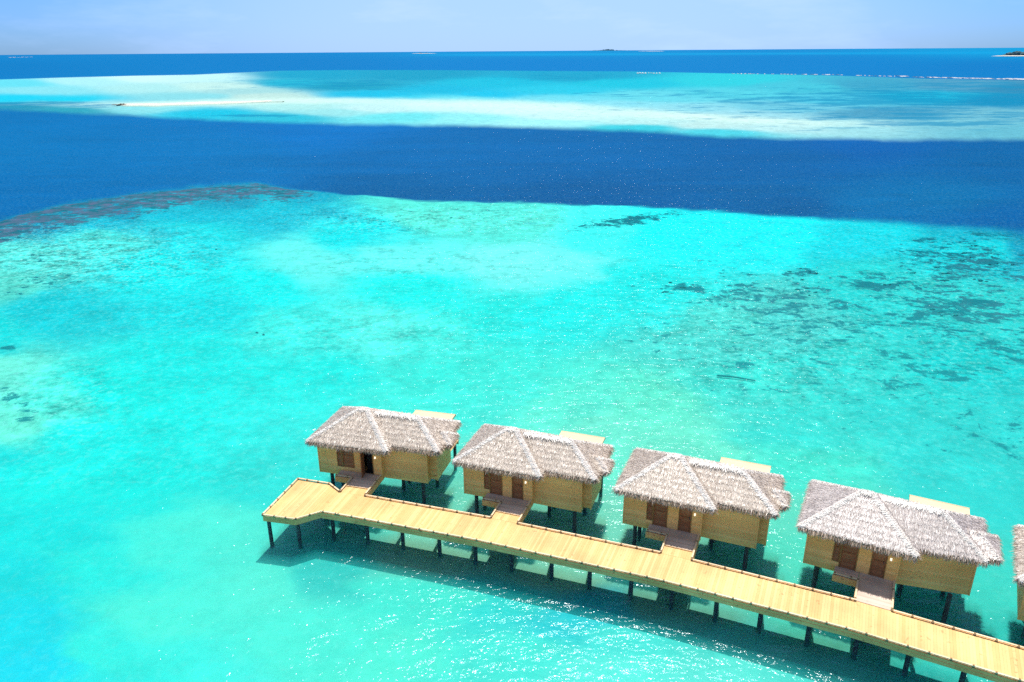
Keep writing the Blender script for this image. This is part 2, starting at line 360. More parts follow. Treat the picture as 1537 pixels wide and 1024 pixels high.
    # deep water
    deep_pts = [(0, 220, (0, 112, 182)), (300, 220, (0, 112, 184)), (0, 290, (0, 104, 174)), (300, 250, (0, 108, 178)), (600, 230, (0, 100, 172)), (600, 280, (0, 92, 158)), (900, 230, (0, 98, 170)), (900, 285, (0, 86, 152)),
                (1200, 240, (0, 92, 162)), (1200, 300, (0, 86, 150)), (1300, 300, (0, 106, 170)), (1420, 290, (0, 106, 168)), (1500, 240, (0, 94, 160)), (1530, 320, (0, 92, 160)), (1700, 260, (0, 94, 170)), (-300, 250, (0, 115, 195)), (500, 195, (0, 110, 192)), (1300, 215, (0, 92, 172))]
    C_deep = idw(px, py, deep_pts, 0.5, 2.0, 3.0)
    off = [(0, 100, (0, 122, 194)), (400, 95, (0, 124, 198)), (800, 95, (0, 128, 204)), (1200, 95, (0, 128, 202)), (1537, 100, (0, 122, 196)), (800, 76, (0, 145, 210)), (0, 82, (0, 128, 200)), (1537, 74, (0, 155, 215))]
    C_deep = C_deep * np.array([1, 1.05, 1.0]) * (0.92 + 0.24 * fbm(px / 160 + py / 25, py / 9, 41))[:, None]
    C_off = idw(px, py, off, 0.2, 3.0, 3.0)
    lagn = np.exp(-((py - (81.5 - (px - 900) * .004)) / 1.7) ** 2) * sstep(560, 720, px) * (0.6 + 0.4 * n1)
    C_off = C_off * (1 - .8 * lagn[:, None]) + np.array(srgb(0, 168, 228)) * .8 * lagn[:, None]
    # zone edges
    b1 = np.interp(px, [-300, 0, 100, 200, 290, 420, 512, 650, 770, 950, 1100, 1250, 1400, 1537, 1800], [130, 119, 116, 113.5, 112, 106, 105, 105, 106, 107, 110, 113, 118, 120, 127])
    b2 = np.interp(px, [-300, 0, 130, 250, 340, 430, 560, 700, 800, 900, 1000, 1100, 1200, 1350, 1537, 1800], [166, 164, 170, 175, 180, 184, 186, 187, 189, 194, 199, 204, 207, 208, 208, 210])
    b3 = np.interp(px, [-300, -60, 0, 50, 100, 200, 300, 380, 450, 512, 600, 700, 800, 900, 1000, 1100, 1200, 1300, 1350, 1450, 1537, 1800],
                   [372, 345, 330, 316, 304, 288, 277, 274, 284, 291, 296, 300, 303, 306, 311, 318, 325, 330, 332, 340, 350, 372])
    b3 = b3 + (n1 - .5) * 8 + (n2 - .5) * 5
    b2 = b2 + (n1 - .5) * 4 + (n2 - .5) * 2.5
    soft3 = np.interp(px, [0, 300, 512, 900, 1200, 1537], [9, 8, 5.5, 5.5, 8, 17])
    t1 = sstep(-0.8, 0.8, py - b1)
    t2 = sstep(-2.5, 2.5, py - b2)
    t3 = sstep(-soft3, soft3, py - b3)
    Cc = C_off * (1 - t1)[:, None] + C_far * t1[:, None]
    Cc = Cc * (1 - t2)[:, None] + C_deep * t2[:, None]
    Cc = Cc * (1 - t3)[:, None] + C_near * t3[:, None]
    shallow = np.clip((t1 - t2), 0, 1) + t3
    # how thickly coral grows
    reef = np.zeros_like(px)
    belt = sstep(-7, 4, py - b3) * (1 - sstep(16, 56, py - b3 - np.interp(px, [0, 200, 400, 520], [6, 4, -8, -22]))) * (1 - sstep(430, 520, px))
    reef = np.maximum(reef, belt * 0.76)
    for (x, y, rx, ry, ang, s) in [(60, 390, 160, 42, -6, .42), (60, 425, 90, 20, -8, .50), (560, 330, 150, 16, 3, .42), (700, 322, 160, 14, 3, .36), (940, 332, 120, 9, -8, .62), (980, 324, 60, 5, -6, .6), (880, 345, 60, 5, -5, .45),
                                   (1030, 433, 50, 9, 3, .62), (1180, 465, 190, 62, 6, .5), (1215, 415, 45, 9, 10, .6), (1330, 425, 100, 18, 2, .55), (1450, 395, 110, 38, 6, .62), (1500, 355, 60, 10, 4, .6), (1400, 362, 50, 8, 5, .5),
                                   (1440, 465, 150, 60, 4, .58), (1500, 520, 110, 50, 4, .48), (1300, 490, 110, 26, 4, .5), (1400, 560, 160, 60, 4, .42), (1240, 570, 160, 60, 4, .36), (1100, 540, 150, 60, 4, .34), (1480, 660, 120, 60, 4, .36), (1650, 420, 150, 60, 4, .6),
                                   (1010, 520, 90, 50, 4, .3), (22, 593, 48, 13, 4, .74), (36, 610, 26, 8, 4, .66), (12, 522, 34, 9, 4, .68), (78, 534, 24, 6, 4, .62), (40, 630, 22, 7, 4, .62), (-60, 600, 60, 30, 4, .6)]:
        reef = np.maximum(reef, s * blob(px, py, x, y, rx, ry, ang, .8))
    reef = reef + (reef > .05) * (px > 900) * .10
    brown = np.maximum(belt, .35 * blob(px, py, 1500, 440, 130, 60, 0) + .25 * blob(px, py, 1180, 450, 120, 40, 0))
    mott = np.full_like(px, .25)
    for (x, y, rx, ry, s) in [(640, 395, 260, 26, .6), (560, 500, 240, 50, .6), (60, 600, 120, 70, .8), (90, 385, 230, 50, 1.0), (1150, 520, 240, 110, .75), (1400, 500, 260, 160, .5), (650, 330, 240, 26, .7), (250, 480, 250, 80, .3), (900, 600, 250, 70, .35), (1250, 680, 300, 80, .35)]:
        mott = np.maximum(mott, s * blob(px, py, x, y, rx, ry, 0, .8))
    mott = np.where(py > 730, .12, mott)
    farz = np.clip(t1 - t2, 0, 1)
    farreef = np.zeros_like(px)
    for (x, y, rx, ry, s) in [(60, 157, 130, 5, .75), (500, 125, 180, 12, .55), (850, 116, 160, 8, .45), (1100, 142, 280, 10, .5), (1350, 150, 300, 22, .75), (1400, 180, 300, 18, .62), (1450, 128, 180, 8, .7), (1050, 165, 220, 10, .42), (390, 174, 60, 3, .7), (1700, 160, 160, 40, .7)]:
        farreef = np.maximum(farreef, s * blob(px, py, x, y, rx, ry, 0, .8))
    farreef *= farz
    reef = reef * (1 - farz)
    return Cc, reef, brown, mott * (1 - .6 * (1 - shallow)), farreef, shallow

L_SUN = 1.95     # light that reaches a level floor, used to turn sunlit picture colours into real base colours
def build_seabed():
    # rows by distance, columns by bearing, both in the place's own coordinates
    deps = np.concatenate([np.linspace(0.06, 7.2, 190), np.linspace(7.3, 14.5, 110), np.linspace(14.8, 46, 130), np.linspace(48, 86, 16)])
    dist = (CAM_H + 0.55) / np.tan(np.radians(deps))
    az = np.concatenate([np.linspace(-180, -48, 26)[:-1], np.linspace(-48, -37, 16)[:-1], np.linspace(-37, 37, 560), np.linspace(37, 48, 16)[1:], np.linspace(48, 180, 26)[1:-1]])
    D, A = np.meshgrid(dist, np.radians(az), indexing='ij')
    X = (D * np.sin(A)).ravel(); Y = (D * np.cos(A)).ravel()
    Ac = np.clip(A.ravel(), -R(46), R(46)); Dr = D.ravel()
    px, py = chart(Dr * np.sin(Ac), Dr * np.cos(Ac), -0.55)
    px = np.clip(px, -600, 2100); py = np.clip(py, 70, 1400)
    Cc, reef, brown, mott, farreef, shallow = lagoon(px, py, X, Y)
    Z = -0.55 - 0.8 * (1 - shallow) + 0.05 * (fbm(X / 3, Y / 3, 5) - .5) * shallow
    nr, nc = D.shape
    me = bpy.data.meshes.new('seabed')
    me.vertices.add(nr * nc); me.vertices.foreach_set('co', np.stack([X, Y, Z], 1).astype(np.float32).ravel())
    i, j = np.meshgrid(np.arange(nr - 1), np.arange(nc), indexing='ij'); jn = (j + 1) % nc
    q = np.stack([i * nc + j, i * nc + jn, (i + 1) * nc + jn, (i + 1) * nc + j], -1).reshape(-1, 4)
    me.loops.add(q.size); me.loops.foreach_set('vertex_index', q.astype(np.int32).ravel())
    me.polygons.add(len(q)); me.polygons.foreach_set('loop_start', np.arange(0, q.size, 4, dtype=np.int32))
    me.update(calc_edges=True)
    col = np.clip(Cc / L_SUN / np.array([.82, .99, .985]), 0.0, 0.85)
    ca = me.color_attributes.new('floor_colour', 'FLOAT_COLOR', 'POINT')
    ca.data.foreach_set('color', np.concatenate([col, np.ones((len(col), 1))], 1).astype(np.float32).ravel())
    cb = me.color_attributes.new('growth', 'FLOAT_COLOR', 'POINT')
    cb.data.foreach_set('color', np.stack([reef, brown, mott, farreef], 1).astype(np.float32).ravel())
    me.polygons.foreach_set('use_smooth', np.ones(len(q), dtype=bool))
    m, nt, N, L, out = mat_new('lagoon_floor')
    bs = N.new("ShaderNodeBsdfDiffuse"); L.new(bs.outputs[0], out.inputs[0])
    a1 = N.new("ShaderNodeVertexColor"); a1.layer_name = 'floor_colour'
    a2 = N.new("ShaderNodeVertexColor"); a2.layer_name = 'growth'
    sep = N.new("ShaderNodeSeparateColor"); L.new(a2.outputs['Color'], sep.inputs[0])
    geo = N.new("ShaderNodeNewGeometry")
    def noise(scale, detail, rough=.6, dist=0.0, sx=1, sy=1, off=0):
        mp = N.new("ShaderNodeMapping"); mp.inputs['Scale'].default_value = (sx, sy, 0); mp.inputs['Location'].default_value = (off, off * .7, 0)
        L.new(geo.outputs['Position'], mp.inputs[0])
        n = N.new("ShaderNodeTexNoise"); n.inputs['Scale'].default_value = scale; n.inputs['Detail'].default_value = detail
        n.inputs['Roughness'].default_value = rough; n.inputs['Distortion'].default_value = dist
        L.new(mp.outputs[0], n.inputs['Vector']); return n.outputs['Fac']
    def math_(op, a, b=None, c=None, clamp=False):
        n = N.new("ShaderNodeMath"); n.operation = op; n.use_clamp = clamp
        for k, v in enumerate((a, b, c)):
            if v is None: continue
            if isinstance(v, (int, float)): n.inputs[k].default_value = v
            else: L.new(v, n.inputs[k])
        return n.outputs[0]
    # sand ripples, shells and mottling, with caustic light put into the colour
    mo = math_('ADD', math_('MULTIPLY', noise(.75, 5, .75, .4), .6), math_('MULTIPLY', noise(.22, 3, .6, .3, off=9), .4))
    mo = math_('MULTIPLY', math_('SUBTRACT', mo, .5), math_('MULTIPLY', sep.outputs['Blue'], 6.5))
    mo = math_('MAXIMUM', math_('ADD', mo, 1.0), .35)
    sc = N.new("ShaderNodeVectorMath"); sc.operation = 'SCALE'; L.new(a1.outputs['Color'], sc.inputs[0]); L.new(mo, sc.inputs['Scale'])
    # pale grains where the floor is mottled
    pale = math_('MULTIPLY', math_('MULTIPLY', math_('SUBTRACT', noise(1.7, 3, .72, .5, off=31), .50, clamp=True), 6.0, clamp=True), math_('MULTIPLY', sep.outputs['Blue'], .95))
    mxp = N.new("ShaderNodeMixRGB"); L.new(pale, mxp.inputs[0]); L.new(sc.outputs[0], mxp.inputs[1]); mxp.inputs[2].default_value = (.24, .55, .50, 1)
    # coral patches
    cn = math_('ADD', math_('MULTIPLY', noise(.27, 6, .74, .6, .8, 1.0, 3), .62), math_('MULTIPLY', noise(.75, 4, .75, .3, off=5), .38))
    thr = math_('SUBTRACT', .66, math_('MULTIPLY', sep.outputs['Red'], .30))
    cm = math_('MULTIPLY', math_('SUBTRACT', cn, thr), 20.0, clamp=True)
    cm = math_('MULTIPLY', cm, .93)
    cc = N.new("ShaderNodeMixRGB"); cc.inputs[1].default_value = (.001, .085, .115, 1); cc.inputs[2].default_value = (.11, .085, .15, 1)
    L.new(math_('MULTIPLY', sep.outputs['Green'], math_('ADD', math_('MULTIPLY', math_('SUBTRACT', noise(.3, 4, .7, off=12), .4, clamp=True), 4.0), .05), clamp=True), cc.inputs[0])
    mxc = N.new("ShaderNodeMixRGB"); L.new(cm, mxc.inputs[0]); L.new(mxp.outputs[0], mxc.inputs[1]); L.new(cc.outputs[0], mxc.inputs[2])
    # streaky far reef
    fn = noise(.055, 6, .70, .3, .55, 1.0, 2)
    ft = math_('SUBTRACT', .66, math_('MULTIPLY', a2.outputs['Alpha'], .36))
    fm = math_('MULTIPLY', math_('MULTIPLY', math_('SUBTRACT', fn, ft), 12.0, clamp=True), .7)
    mxf = N.new("ShaderNodeMixRGB"); L.new(fm, mxf.inputs[0]); L.new(mxc.outputs[0], mxf.inputs[1]); mxf.inputs[2].default_value = (.004, .15, .27, 1)
    L.new(mxf.outputs[0], bs.inputs['Color'])
    o = link('seabed', me, m)
    tag(o, kind='structure')
    return o

def build_water():
    me = bpy.data.meshes.new('water')
    n = 96; v = []; f = []
    rings = [0.0, 40, 80, 110, 140, 170, 200, 400, 1500, 6000, 28000]
    v.append((0, 0, WATER))
    for r in rings[1:]:
        v += [(r * math.cos(2 * math.pi * i / n), r * math.sin(2 * math.pi * i / n), WATER) for i in range(n)]
    for i in range(n): f.append((0, 1 + i, 1 + (i + 1) % n))
    for k in range(len(rings) - 2):
        a = 1 + k * n; b = a + n
        for i in range(n): f.append((a + i, b + i, b + (i + 1) % n, a + (i + 1) % n))
    nf = len(f)
    for zl in (-.13, -.27, -.41):          # thin sheets added below the surface to step and soften cast shadows
        b0 = len(v); v.append((0, 0, zl))
        for r in rings[1:6]: v += [(r * math.cos(2 * math.pi * i / n), r * math.sin(2 * math.pi * i / n), zl) for i in range(n)]
        for i in range(n): f.append((b0, b0 + 1 + i, b0 + 1 + (i + 1) % n))
        for k in range(4):
            a = b0 + 1 + k * n; b = a + n
            for i in range(n): f.append((a + i, b + i, b + (i + 1) % n, a + (i + 1) % n))
    me.from_pydata(v, [], f); me.update()
    me.polygons.foreach_set('material_index', np.array([0] * nf + [1] * (len(f) - nf), dtype=np.int32))
    m, nt, N, L, out = mat_new('sea_water')
    geo = N.new("ShaderNodeNewGeometry")
    def noise(scale, detail, rough, sx, sy, rot=0.0, dist=0.0):
        mp = N.new("ShaderNodeMapping"); mp.inputs['Scale'].default_value = (sx, sy, 1); mp.inputs['Rotation'].default_value = (0, 0, rot)
        L.new(geo.outputs['Position'], mp.inputs[0])
        t = N.new("ShaderNodeTexNoise"); t.inputs['Scale'].default_value = scale; t.inputs['Detail'].default_value = detail
        t.inputs['Roughness'].default_value = rough; t.inputs['Distortion'].default_value = dist
        L.new(mp.outputs[0], t.inputs['Vector']); return t.outputs['Fac']
    n1 = noise(.42, 2, .5, 1.0, 2.3, R(-28), .3)        # wavelets
    n2 = noise(2.6, 2, .55, 1.0, 1.5, R(-40), .2)       # ripples
    b1 = N.new("ShaderNodeBump"); b1.inputs['Strength'].default_value = 1.0; b1.inputs['Distance'].default_value = .31
    b2 = N.new("ShaderNodeBump"); b2.inputs['Strength'].default_value = 1.0; b2.inputs['Distance'].default_value = .085
    L.new(n1, b1.inputs['Height']); L.new(n2, b2.inputs['Height']); L.new(b1.outputs[0], b2.inputs['Normal'])
    fr = N.new("ShaderNodeFresnel"); fr.inputs['IOR'].default_value = 1.333; L.new(b2.outputs[0], fr.inputs['Normal'])
    # the steep little waves hide each other at a grazing look, so the mirror never takes over
    mr = N.new("ShaderNodeMath"); mr.operation = 'MINIMUM'; mr.inputs[1].default_value = 0.028; L.new(fr.outputs[0], mr.inputs[0])
    tr = N.new("ShaderNodeBsdfTransparent"); tr.inputs[0].default_value = (.82, .99, .985, 1)
    gl = N.new("ShaderNodeBsdfGlossy"); gl.inputs['Roughness'].default_value = .095; gl.inputs[0].default_value = (.86, .95, 1, 1); L.new(b2.outputs[0], gl.inputs['Normal'])
    mx = N.new("ShaderNodeMixShader"); L.new(mr.outputs[0], mx.inputs[0]); L.new(tr.outputs[0], mx.inputs[1]); L.new(gl.outputs[0], mx.inputs[2])
    # diffuse turquoise added to the surface, lightening and softening shadows like scattered light
    sd = N.new("ShaderNodeBsdfDiffuse"); sd.inputs[0].default_value = (.0, .52, .50, 1)
    vd = N.new("ShaderNodeVertexColor"); vd.layer_name = 'shadow_soften'
    ms = N.new("ShaderNodeMixShader"); L.new(vd.outputs['Color'], ms.inputs[0]); L.new(mx.outputs[0], ms.inputs[1]); L.new(sd.outputs[0], ms.inputs[2])
    L.new(ms.outputs[0], out.inputs[0])
    sa = me.color_attributes.new('shadow_soften', 'FLOAT_COLOR', 'POINT')
    sv = []
    for p_ in me.vertices:
        a_ = .055 * (1 - sstep(70, 135, np.array([math.hypot(p_.co[0], p_.co[1])]))[0]); sv += [a_, a_, a_, 1]
    sa.data.foreach_set('color', sv)
    m2, nt2, N2, L2, out2 = mat_new('soften_sheet')  # added sheets: pale turquoise that softens the shadows seen in the water
    v2 = N2.new("ShaderNodeVertexColor"); v2.layer_name = 'shadow_soften'; t2 = N2.new("ShaderNodeBsdfTransparent"); d2 = N2.new("ShaderNodeBsdfDiffuse"); d2.inputs[0].default_value = (.06, .60, .55, 1)
    x2 = N2.new("ShaderNodeMixShader"); L2.new(v2.outputs['Color'], x2.inputs[0]); L2.new(t2.outputs[0], x2.inputs[1]); L2.new(d2.outputs[0], x2.inputs[2]); L2.new(x2.outputs[0], out2.inputs[0])
    o = link('water', me, [m, m2])
    return tag(o, kind='structure')

build_seabed()
build_water()

# ------------------------------------------------------------------ walkway
W = 2.5
def up(p): return np.array([-p[1], p[0]])
DZ = DECK
V_FRAMES = [(-15.0, (-10.02, 44.08)), (-20.0, (0.24, 40.74)), (-22.6, (10.41, 36.92)), (-27.8, (20.08, 32.50)), (-31.5, (29.40, 27.45))]
def vloc(k, u, v):
    a, o = V_FRAMES[k]; e = np.array([math.cos(R(a)), math.sin(R(a))]); return np.array(o) + u * e + v * up(e)
J = at(510, 738.7, DZ)
back = [(J, -16.0), (vloc(0, 0, 0), -16.6), (vloc(1, -1.8, 0), -19.5), (vloc(1, 0, 0), -20.5), (vloc(2, -1.82, 0), -23.5), (vloc(2, 0, 0), -24.3),
        (vloc(3, -1.72, 0), -25.2), (vloc(3, 0, 0), -26.0), (vloc(4, -1.72, 0), -28.5), (vloc(4, 0, 0), -29.5), (vloc(4, 9.0, -.7), -33.0)]
cum = [0.0]
for i in range(1, len(back)): cum.append(cum[-1] + np.linalg.norm(back[i][0] - back[i - 1][0]))
BX = [b[0][0] for b in back]; BY = [b[0][1] for b in back]; BA = [b[1] for b in back]
def bpt(s): return np.array([np.interp(s, cum, BX), np.interp(s, cum, BY)])
def nrm(s):
    a = R(np.interp(s, cum, BA)); return np.array([math.sin(a), -math.cos(a)])
def fpt(s, w=W): return bpt(s) + nrm(s) * w
LEN = cum[-1]

pier = empty('walkway', (float(J[0]), float(J[1]), 0))
tag(pier, 'long yellow plank walkway on dark piles with an angular end platform, passing the villas', 'pier')
def sub(o):   # keep world placement while parenting to the root
    o.parent = pier; o.matrix_parent_inverse = Matrix.Translation(-Vector(pier.location)); return o
rnd = random.Random(4)
# boards
mb = MB(); s = 0.0; pw = 0.145; gap = 0.004
while s < LEN - .2:
    jj = rnd.uniform(-.012, .012); zt = DZ + rnd.uniform(-.003, .003)
    a, b = bpt(s), bpt(s + pw - gap); c, d = fpt(s + pw - gap, W + jj), fpt(s, W + jj)
    mb.poly_prism([tuple(a), tuple(b), tuple(c), tuple(d)], DZ - .045, zt); s += pw
# end platform boards
P_end = [J, at(495, 727, DZ), at(447.5, 719.5, DZ), at(394, 774, DZ), at(443, 780.3, DZ), fpt(0)]
ea = R(-16.0); ee = np.array([math.cos(ea), math.sin(ea)]); en = up(ee)
loc = [((p - J) @ ee, (p - J) @ en) for p in P_end]
def clip_v(u):
    vs_ = []
    for i in range(len(loc)):
        (u0, v0), (u1, v1) = loc[i], loc[(i + 1) % len(loc)]
        if (u0 - u) * (u1 - u) <= 0 and abs(u1 - u0) > 1e-6: vs_.append(v0 + (v1 - v0) * (u - u0) / (u1 - u0))
    return (min(vs_), max(vs_)) if len(vs_) >= 2 else None
u = min(l[0] for l in loc) + .001
while u < -0.01:
    u1 = min(u + pw - gap, -0.004); A_, B_ = clip_v(u), clip_v(u1)
    if A_ and B_ and u1 - u > .02:
        q = [J + ee * u + en * A_[0], J + ee * u1 + en * B_[0], J + ee * u1 + en * B_[1], J + ee * u + en * A_[1]]
        mb.poly_prism([tuple(x) for x in q], DZ - .045, DZ + rnd.uniform(-.003, .003))
    u += pw
sub(mb.build('deck_boards', M['deck']))
# edge lines
def dense(s0, s1, fn, step=1.2):
    n = max(1, int(round((s1 - s0) / step))); return [fn(s0 + (s1 - s0) * i / n) for i in range(n + 1)]
front_line = dense(0, LEN, lambda s: fpt(s))
end_line = [P_end[1], P_end[2], P_end[3], P_end[4], P_end[5]]
def fascia(pts, side, z0=-.42, z1=-.012, th=.05):
    mb = MB()
    for a, b in zip(pts[:-1], pts[1:]):
        d = (b - a) / np.linalg.norm(b - a); n = up(d) * side
        mb.bar(a + n * (.002 + th / 2), b + n * (.002 + th / 2), th, DZ + z0, DZ + z1, .0)
        mb.bar(a + n * (.002 + th + .010), b + n * (.002 + th + .010), .02, DZ + z0 + .20, DZ + z0 + .235, .0)
    sub(mb.build('edge_beam', M['fascia']))
fascia(front_line, -1); fascia(end_line, 1)
fascia([J, P_end[1]][::1], 1)
for i in (1, 3, 5, 7, 9):
    fascia([x for x in dense(cum[i], cum[i + 1], bpt)], 1)
# inner joists seen from low angles
mb = MB()
for off in (.6, 1.25, 1.9):
    l = dense(0, LEN, lambda s: fpt(s, off), 3)
    for a, b in zip(l[:-1], l[1:]): mb.bar(a, b, .08, DZ - .28, DZ - .05)
sub(mb.build('joists', M['fascia']))

def kerb(pts, side, parent_sub, spacing=.93, inset=.0, root=None, zb=None, start=.04):
    """low rail on blocks along a line; side = +1 when the boards lie to the left of the line"""
    zb = DZ if zb is None else zb
    m1 = MB(); blocks = []
    acc = start; tot = 0
    for a, b in zip(pts[:-1], pts[1:]):
        L_ = np.linalg.norm(b - a); d = (b - a) / L_; n = up(d) * side
        m1.bar(a + n * inset, b + n * inset, .095, zb + .062, zb + .112, .0)
        while acc <= L_ + tot:
            blocks.append((a + d * (acc - tot) + n * inset, d)); acc += spacing
        tot += L_
    o = m1.build('kerb_rail', M['fascia'] if parent_sub is None else M['pale']); 
    if root is None: sub(o)
    else: o.parent = root
    for (p, d) in blocks:
        k = MB(); k.bar(p - d * .06, p + d * .06, .125, zb + .004, zb + .06)
        k.bar(p - d * .045, p + d * .045, .105, zb + .11, zb + .128)
        ob = k.build('spacer_block', M['block']); ob.parent = o
        if root is None: pass
    return o
kerb(front_line[1:], 1, 1, spacing=.95)
kerb([P_end[4] + (front_line[0] - P_end[4]) * .0, front_line[0], front_line[1]], 1, 1, spacing=.9)
kerb([P_end[3], P_end[4]], 1, 1, spacing=.8)
kerb([P_end[2], P_end[3]], 1, 1, spacing=.9)
kerb([P_end[1], P_end[2]], 1, 1, spacing=.85)
kerb([J, P_end[1]], 1, 1, spacing=.75)
for i in (1, 3, 5, 7, 9):
    l = dense(cum[i] + (.0), cum[i + 1], bpt)
    kerb(l, -1, 1, spacing=.95)
# piles: (x, y) where each meets the water in the photograph
pile_px = [(404, 812), (450, 812), (501, 801), (552, 806.5), (605, 814), (660, 825), (714, 836), (768, 847), (828, 859), (885, 873), (947, 888), (1008, 902), (1074, 920), (1140, 937), (1212, 957), (1283, 977), (1360, 1001), (1442, 1028), (1530, 1058), (1625, 1092)]
def pile(x, y, top):
    k = MB(); k.cyl(x, y, .13, -.6, top, 12, .125)
    return k.build('pile', M['pile'])
for n_, (x, y) in enumerate(pile_px):
    p = at(x, y, WATER)
    if n_ == 0: p = p + np.array([.12, .1])
    sub(pile(float(p[0]), float(p[1]), DZ - .30))
    if n_ < 1: nn = -en
    else: nn = nrm(min(LEN, max(0, (p - J) @ ee if n_ < 5 else np.linalg.norm(p - J) - .4)))
    bdist = 1.55 if n_ > 2 else (3.6 if n_ < 2 else 2.0)
    q = p + p / np.linalg.norm(p) * (1.5 if n_ > 2 else 2.6) if n_ != 1 else p - nn * 3.4
    if n_ == 0: continue
    sub(pile(float(q[0]), float(q[1]), DZ - .30))
    k = MB(); k.bar(p + nn * (.52 if n_ > 2 else .25), q - nn * .3, .16, DZ - .50, DZ - .30)
    sub(k.build('crossbeam', M['fascia']))

# ------------------------------------------------------------------ villas
def hip_faces(x0, x1, y0, y1, ze, zr, rx0, rx1, yr, slab=.0):
    c = [(x0, y0, ze), (x1, y0, ze), (x1, y1, ze), (x0, y1, ze)]; a = (rx0, yr, zr); b = (rx1, yr, zr)
    return dict(front=[c[0], c[1], b, a], right=[c[1], c[2], b], back=[c[2], c[3], a, b], left=[c[3], c[0], a]), c, a, b

def tri_area(a, b, c): return 0.5 * np.linalg.norm(np.cross(b - a, c - a))

def straws(poly, dens, rng, length=(.14, .30), width=(.010, .024), lift=(.008, .036), course=.42):
    P = np.array(poly, float); n = np.cross(P[1] - P[0], P[2] - P[0]); n /= np.linalg.norm(n)
    if n[2] < 0: n = -n
    d = np.array([0, 0, -1.0]) - n * (-n[2]); d /= np.linalg.norm(d); l = np.cross(n, d)
    out = []
    for i in range(1, len(P) - 1):
        A, B, C_ = P[0], P[i], P[i + 1]; k = int(tri_area(A, B, C_) * dens)
        r1 = np.sqrt(rng.random(k)); r2 = rng.random(k)
        p = A * (1 - r1)[:, None] + B * (r1 * (1 - r2))[:, None] + C_ * (r1 * r2)[:, None]
        out.append(p)
    p = np.concatenate(out); k = len(p)
    # laid in courses: a share of the straws end on common lines
    t = p @ d; snap = rng.random(k) < .25
    tq = np.round(t / course) * course + rng.normal(0, .035, k)
    ln = rng.uniform(*length, k)
    mv = np.where(snap, tq - t - ln * .5, -ln * .5)
    base = p + d * np.clip(mv, -.25, .2)[:, None]
    ang = rng.normal(0, .16, k)
    dd = d * np.cos(ang)[:, None] + l * np.sin(ang)[:, None]
    tw = rng.normal(0, .24, k)
    ll = np.cross(n, dd); wv = ll * np.cos(tw)[:, None] + n * np.sin(tw)[:, None]
    w = rng.uniform(*width, k)[:, None] / 2
    s0 = base + n * .012; lf = rng.uniform(*lift, k) * np.where(snap, 1.35, 1.0)
    e0 = base + dd * ln[:, None] + n * lf[:, None]
    return np.stack([s0 - wv * w, s0 + wv * w, e0 + wv * w * .6, e0 - wv * w * .6], 1)

def fringe(a, b, out_dir, rng, per_m=120, zt=0.0):
    a = np.array(a, float); b = np.array(b, float); L_ = np.linalg.norm(b - a); k = int(L_ * per_m)
    od = np.array([out_dir[0], out_dir[1], 0.0]); od /= np.linalg.norm(od); t = (b - a) / L_
    res = []
    for (dz, dout, l0, l1, drop, share) in [(0.05, -.16, .32, .50, .70, .35), (-.05, -.12, .24, .42, 1.0, .35), (-.14, -.16, .2, .36, 1.4, .3)]:
        m_ = int(k * share); r = rng.random(m_)
        clump = .045 * np.sin(r * L_ * 9 + rng.random() * 6) + .04 * np.sin(r * L_ * 23 + rng.random() * 6)
        p = a + (b - a) * r[:, None] + np.array([0, 0, dz]) + od * (dout + rng.normal(0, .03, m_))[:, None]
        dr = rng.normal(drop, .18, m_); side = rng.normal(0, .11, m_)
        dd = od + np.array([0, 0, -1.0]) * dr[:, None] + t * side[:, None]; dd /= np.linalg.norm(dd, axis=1)[:, None]
        ln = rng.uniform(l0, l1, m_) + clump
        tw = rng.normal(0, .5, m_); nn = np.cross(t[None].repeat(m_, 0), dd)
        wv = t * np.cos(tw)[:, None] + nn * np.sin(tw)[:, None]
        w = rng.uniform(.014, .03, m_)[:, None] / 2
        e = p + dd * ln[:, None]
        res.append(np.stack([p - wv * w, p + wv * w, e + wv * w * .35, e - wv * w * .35], 1))
    return np.concatenate(res)

def cap(a, b, rng, width=.34, per_m=260, zoff=.07, along=.55):
    """bundle of pale straws lying over a ridge or hip line"""
    a = np.array(a, float); b = np.array(b, float); d = b - a; L_ = np.linalg.norm(d); d /= L_
    side = np.cross(d, [0, 0, 1.0]); side /= np.linalg.norm(side); upv = np.cross(side, d)
    k = int(L_ * per_m * 2.2); r = rng.random(k)
    lat = rng.normal(0, 1, k) * width * .30
    p = a + (b - a) * r[:, None] + side * lat[:, None] + upv * (zoff + .03 * rng.random(k) - np.abs(lat) * .42)[:, None]
    sg = np.sign(lat + rng.normal(0, .04, k))
    dd = d * (along * rng.choice([-1, 1], k) * rng.random(k))[:, None] + side * sg[:, None] * rng.uniform(.25, 1.0, k)[:, None] - upv * (.42 * rng.uniform(.6, 1.2, k))[:, None]
    dd /= np.linalg.norm(dd, axis=1)[:, None]
    ln = rng.uniform(.10, .22, k)[:, None]; wv = np.cross(dd, upv); wv /= np.linalg.norm(wv, axis=1)[:, None]
    w = rng.uniform(.014, .03, k)[:, None] / 2
    e = p + dd * ln
    return np.stack([p - wv * w, p + wv * w, e + wv * w * .6, e - wv * w * .6], 1)

